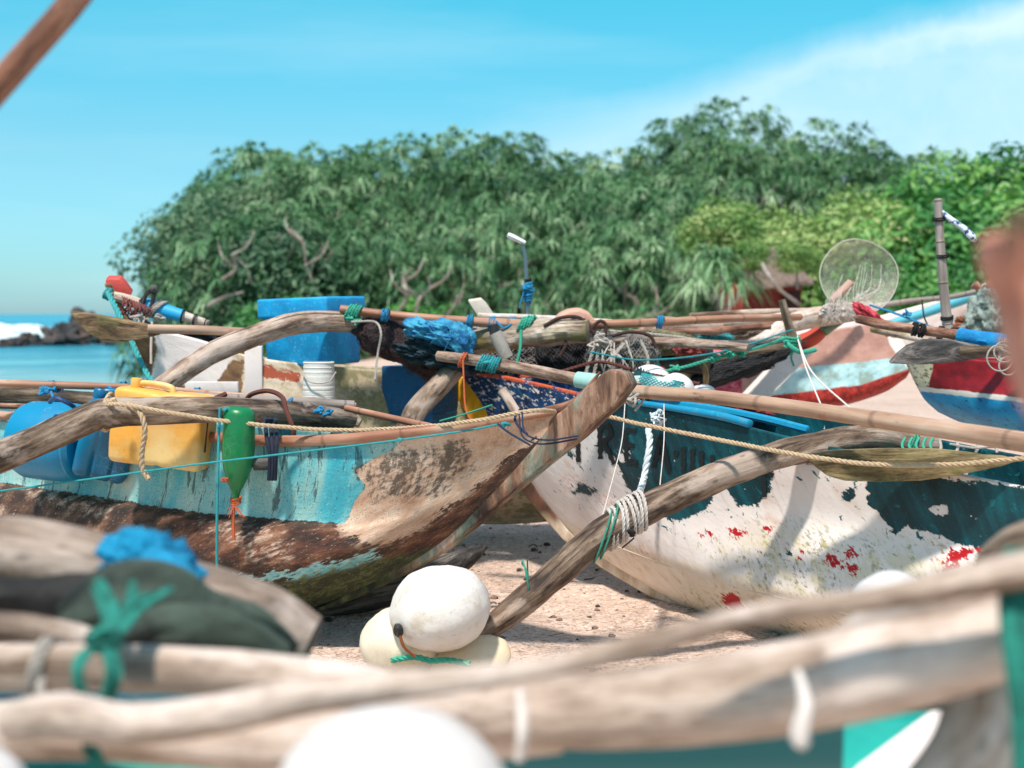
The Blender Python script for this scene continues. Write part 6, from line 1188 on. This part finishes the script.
rag('net_pile', 'pale grey green net bundle behind the raked brown prow', P(990, 316, 8.4), (.13, .09, .16), ry(20), cloth('grey_green_net', '9aa8a0', .9, '4f5e58', 22), 61, .14, 'fishing net'); rag('cloth', 'orange and brown cloth bundle next to the grey green net', P(972, 324, 8.6), (.10, .07, .06), ry(0), cloth('orange_brown_cloth', 'b07050', .9, '5c3a2c', 20), 62, .15)

# ================================================================== NEAR, OUT OF FOCUS
def flog(label, pts, mat=WD['blur'], amp=.17, name='log'):
    mb = MB(); mb.tube([(P(*p[:3]), p[3]) for p in pts], n=80, seg=22, amp=amp, fr=5); return one(name, mb, mat, label, 'log')
flog('thick bleached log lying lowest over the teal canoe beside the big white float', [(-500, 700, 1.5, .028), (-60, 735, 1.5, .03), (60, 730, 1.5, .032), (200, 738, 1.5, .034), (300, 742, 1.5, .034), (420, 735, 1.5, .03), (560, 725, 1.5, .028)])
flog('long bleached log stretching across the whole near side and thickening inland', [(-500, 660, 1.65, .024), (-60, 668, 1.62, .026), (60, 666, 1.6, .027), (130, 668, 1.6, .027), (300, 680, 1.55, .027), (430, 704, 1.5, .032), (560, 708, 1.45, .038), (700, 700, 1.4, .043), (820, 682, 1.38, .045), (940, 655, 1.36, .043), (1040, 628, 1.35, .04), (1300, 570, 1.38, .035), (1600, 540, 1.4, .03)])
flog('weathered grey log with a cut pale end under the green net', [(-450, 560, 1.95, .048), (-60, 552, 2.0, .05), (20, 555, 2.0, .052), (100, 572, 2.0, .052), (180, 592, 2.05, .052), (260, 618, 2.1, .05), (312, 640, 2.1, .036)], WD['blurd'])
flog('thin grey pole end poking out beside the green knot', [(-450, 600, 1.8, .018), (-60, 622, 1.75, .018), (20, 628, 1.75, .019), (70, 636, 1.72, .017), (92, 641, 1.7, .014)], WD['blurd'])
flog('pale knobbly branch twisted over the big bleached logs', [(10, 722, 1.42, .020), (60, 716, 1.4, .024), (130, 726, 1.4, .022), (220, 715, 1.38, .020), (320, 694, 1.34, .018), (430, 682, 1.32, .013), (560, 664, 1.3, .010), (640, 644, 1.3, .011), (760, 614, 1.3, .010), (860, 602, 1.3, .011), (950, 585, 1.28, .014), (1050, 565, 1.26, .018), (1350, 520, 1.28, .016)], amp=.2, name='branch')
flog('short thick bleached log rising at the teal rope', [(840, 640, 1.5, .014), (900, 612, 1.45, .022), (960, 592, 1.4, .028), (1030, 600, 1.38, .034), (1300, 610, 1.38, .034)], amp=.15)
flog('weathered pale log end behind the teal rope', [(984, 582, 2.1, .02), (1000, 560, 2.05, .03), (1030, 545, 2.0, .036), (1080, 535, 1.95, .036), (1500, 540, 1.9, .04)], WD['boom'])
t = Thing('upright_post', 'pale curved timber under the logs next to the teal rope', 'timber'); mb = MB(); mb.tube([(P(948, 660, 1.5), .03), (P(985, 700, 1.45), .045), (P(975, 760, 1.42), .05), (P(930, 830, 1.4), .05)], n=30, seg=18, amp=.08); t.part('upright_post', mb, WD['pale']); t.done()
BIGW = plastic('big_white_float', 'e6e0da', .8, .5, 'b5a48c', .35)
def bigf(px, py, d, r, lab, sq=.95):
    t = Thing('float', lab, 'float'); c_ = P(px, py, d); mb = MB(); mb.blob(c_, (r, r, r*sq), amp=.04, fr=1.4, seg=56, rings=36); t.part('float_body', mb, BIGW)
    mb = MB(); mb.tube([tuple(c_+Vector((r*.96*math.cos(a), r*.96*math.sin(a), .0))) for a in [i*math.pi/16 for i in range(33)]], r=.0035, n=80, seg=6); t.part('moulded_seam', mb, BIGW); t.done()
bigf(392, 812, 1.22, .104, 'very large white ball float at the bottom edge between the logs', .85); bigf(-25, 800, 1.3, .05, 'white ball float mostly cut off beside the lowest log'); bigf(893, 612, 2.6, .078, 'white float peeping over the bleached logs below the peeling hull', .95)
# cloths and nets near
GNET = cloth('dark_green_net_cloth', '4f5f52', .75, '242b28', 9); DK = cloth('charcoal_net_cloth', '3b3935', .7, '1c1a19', 9)
def sausage(name, label, pts, mat, cat, amp=.3, seed=1):
    mb = MB(); mb.tube([(P(*p[:3]), p[3]) for p in pts], n=90, seg=30, amp=amp, fr=6); return one(name, mb, mat, label, cat)
t = Thing('net_pile', 'dark green and charcoal netting bundled along the weathered grey log', 'fishing net'); mb = MB(); mb.tube([(P(-60, 600, 1.85), .035), (P(30, 604, 1.85), .04), (P(90, 605, 1.85), .038), (P(150, 610, 1.85), .045)], n=60, seg=28, amp=.3, fr=7); t.part('charcoal_bundle', mb, DK)
mb = MB(); mb.tube([(P(60, 622, 1.84), .02), (P(110, 602, 1.82), .045), (P(150, 598, 1.82), .05), (P(200, 615, 1.84), .038), (P(250, 630, 1.86), .035), (P(292, 650, 1.9), .012)], n=80, seg=32, amp=.35, fr=7); mb.tube([(P(120, 640, 1.78), .02), (P(170, 628, 1.78), .03), (P(230, 632, 1.8), .028), (P(285, 652, 1.84), .012)], n=60, seg=26, amp=.35, fr=9); t.part('green_bundle', mb, GNET); t.done()
rag('cloth', 'bright blue cloth bunched on top of the dark green netting', P(150, 568, 1.9), (.062, .04, .046), ry(28), cloth('vivid_blue_cloth', '0592bc', .9, '066e98', 8), 71, .13); 
mb = MB(); mb.tube([(P(112, 548, 1.92), .012), (P(106, 544, 1.92), .012), (P(118, 545, 1.92), .012), (P(125, 560, 1.9), .010)], n=20, seg=10); mb.tube([(P(150, 556, 1.86), .02), (P(175, 578, 1.84), .028), (P(190, 606, 1.83), .012)], n=26, seg=18, amp=.35, fr=9); one('cloth', mb, cloth('vivid_blue_cloth_tail', '0592bc', .95, '066e98', 8), 'bright blue cloth tail hanging down from the bunched blue cloth', 'cloth')
TR = cloth('teal_rope_cloth', '26907e', .8, '0e5c50', 22)
t = Thing('knotted_rope', 'thick teal green rag knot tied round the near bleached logs', 'rope'); mb = MB()
def band(pts, r): mb.tube([(P(a, b, d), r*q) for a, b, d, q in pts], n=50, seg=16, amp=.35, fr=22, flatten=.45)
band([(100, 650, 1.5, 1), (92, 640, 1.5, 1.1), (112, 630, 1.5, 1.3), (120, 645, 1.5, 1)], .012); mb.blob(P(104, 640, 1.5), (.018, .016, .013), amp=.3, fr=2, ridged=.3)
band([(96, 645, 1.5, .9), (80, 660, 1.47, .9), (78, 685, 1.46, .8), (90, 708, 1.48, .8)], .007); band([(108, 645, 1.5, .9), (113, 670, 1.46, 1), (106, 705, 1.46, 1)], .008)
band([(112, 634, 1.5, 1), (112, 608, 1.55, .9), (100, 580, 1.6, .8)], .008); band([(114, 634, 1.5, 1), (130, 606, 1.56, .9), (132, 582, 1.62, .6)], .009); band([(116, 634, 1.5, 1), (140, 608, 1.56, .9), (170, 588, 1.62, .8)], .008); band([(86, 740, 1.42, .6), (92, 752, 1.42, 1), (104, 768, 1.42, .6)], .012)
for i in range(5):
    q = random.uniform(-5, 5); band([(108+q, 640, 1.49, .5), (112+q*1.5, 622, 1.52, .6), (118+q*4, 604+random.uniform(-6, 6), 1.56, .5), (126+q*8, 586+random.uniform(-4, 8), 1.6, .25)], .007)
for i in range(4):
    q = random.choice((-1, 1)); band([(100+q*6, 648, 1.47, .5), (95+q*15, 672, 1.45, .6), (100+q*8, 706, 1.46, .5)], .006)
t.part('knot', mb, TR); t.done()
mb = MB(); 
for dx, r_ in ((2, .009), (10, .008), (17, .008)): mb.tube([(P(1012+dx*.6, 555, 1.35), r_), (P(1008+dx, 600, 1.28), r_*1.1), (P(1012+dx, 660, 1.26), r_), (P(1020+dx, 720, 1.26), r_), (P(1022+dx, 800, 1.26), r_)], n=30, seg=14, amp=.25, fr=12)
one('knotted_rope', mb, TR, 'thick teal green rope hanging down over the log end at the frame edge', 'rope')
mb = MB(); mb.tube([(P(798, 672, 1.3), .004), (P(806, 705, 1.27), .006), (P(800, 738, 1.27), .009), (P(806, 745, 1.27), .006)], n=20, seg=10, amp=.3); one('cord', mb, RP_WHITE, 'pale frayed cord hanging under the thick inland end of the long bleached log', 'cord'); mb = MB(); mb.tube([(P(520, 690, 1.4), .004), (P(522, 730, 1.38), .006), (P(519, 760, 1.38), .005)], n=14, seg=8, amp=.2)
one('cord', mb, RP_WHITE, 'pale frayed cord hanging beside the very large white ball float', 'cord')
mb = MB(); mb.tube([(P(48, 660, 1.6), .004), (P(40, 690, 1.56), .005), (P(48, 700, 1.56), .004)], n=14, seg=8, amp=.2); lash(mb, P(45, 668, 1.6), Vector((1, 0, 0)), .028, 2, .004, tails=1); one('cord', mb, RP_GREY, 'thin grey cord tied round the bleached log beside the teal knot', 'cord')
# pole across the top corner and the tall blurred prow
flog('bare brown pole slanting into the sky at the top corner', [(420, -420, 1.9, .015), (120, -60, 1.9, .017), (70, 5, 1.9, .018), (20, 62, 1.9, .019), (-60, 150, 1.9, .020), (-700, 860, 1.9, .024)], WD['red'], .05, 'wooden_pole')
t = Thing('canoe_prow', 'tall pinkish brown prow post wrapped at the top in pale coir fibres', 'prow'); mb = MB(); mb.prism([P(a, b, .95) for a, b in ((1004, 240), (1018, 228), (1080, 216), (1190, 1500), (1140, 1500), (1080, 445), (1050, 410), (1036, 360), (1026, 300), (1010, 270))], Vector((0, .07, 0)), bev=.012, segs=4)
m = M('pinkish_prow_paint', 'st', rough=.7); n1 = m.noise(9, 5, .6); m.color(m.ramp(n1, [(.35, lin('a8664e')), (.5, lin('c98670')), (.68, lin('d8a08c'))])); m.bump(n1, .5, .01); t.part('post', mb, m.m)
mb = MB()
for i in range(150):
    a = random.uniform(1008, 1090); b_ = 222+random.uniform(-4, 8) if a > 1018 else random.uniform(228, 262)
    mb.tube([P(a, b_, .95+random.uniform(0, .05)), P(a+random.uniform(-14, 8), b_+random.uniform(-14, 6), .93+random.uniform(0, .07)), P(a+random.uniform(-18, 6), b_+random.uniform(-10, 16), .93+random.uniform(0, .07))], r=.0006, n=8, seg=4)
t.part('coir_fibres', mb, ropem('coir_fibre', '9a8468', .8)); t.done()
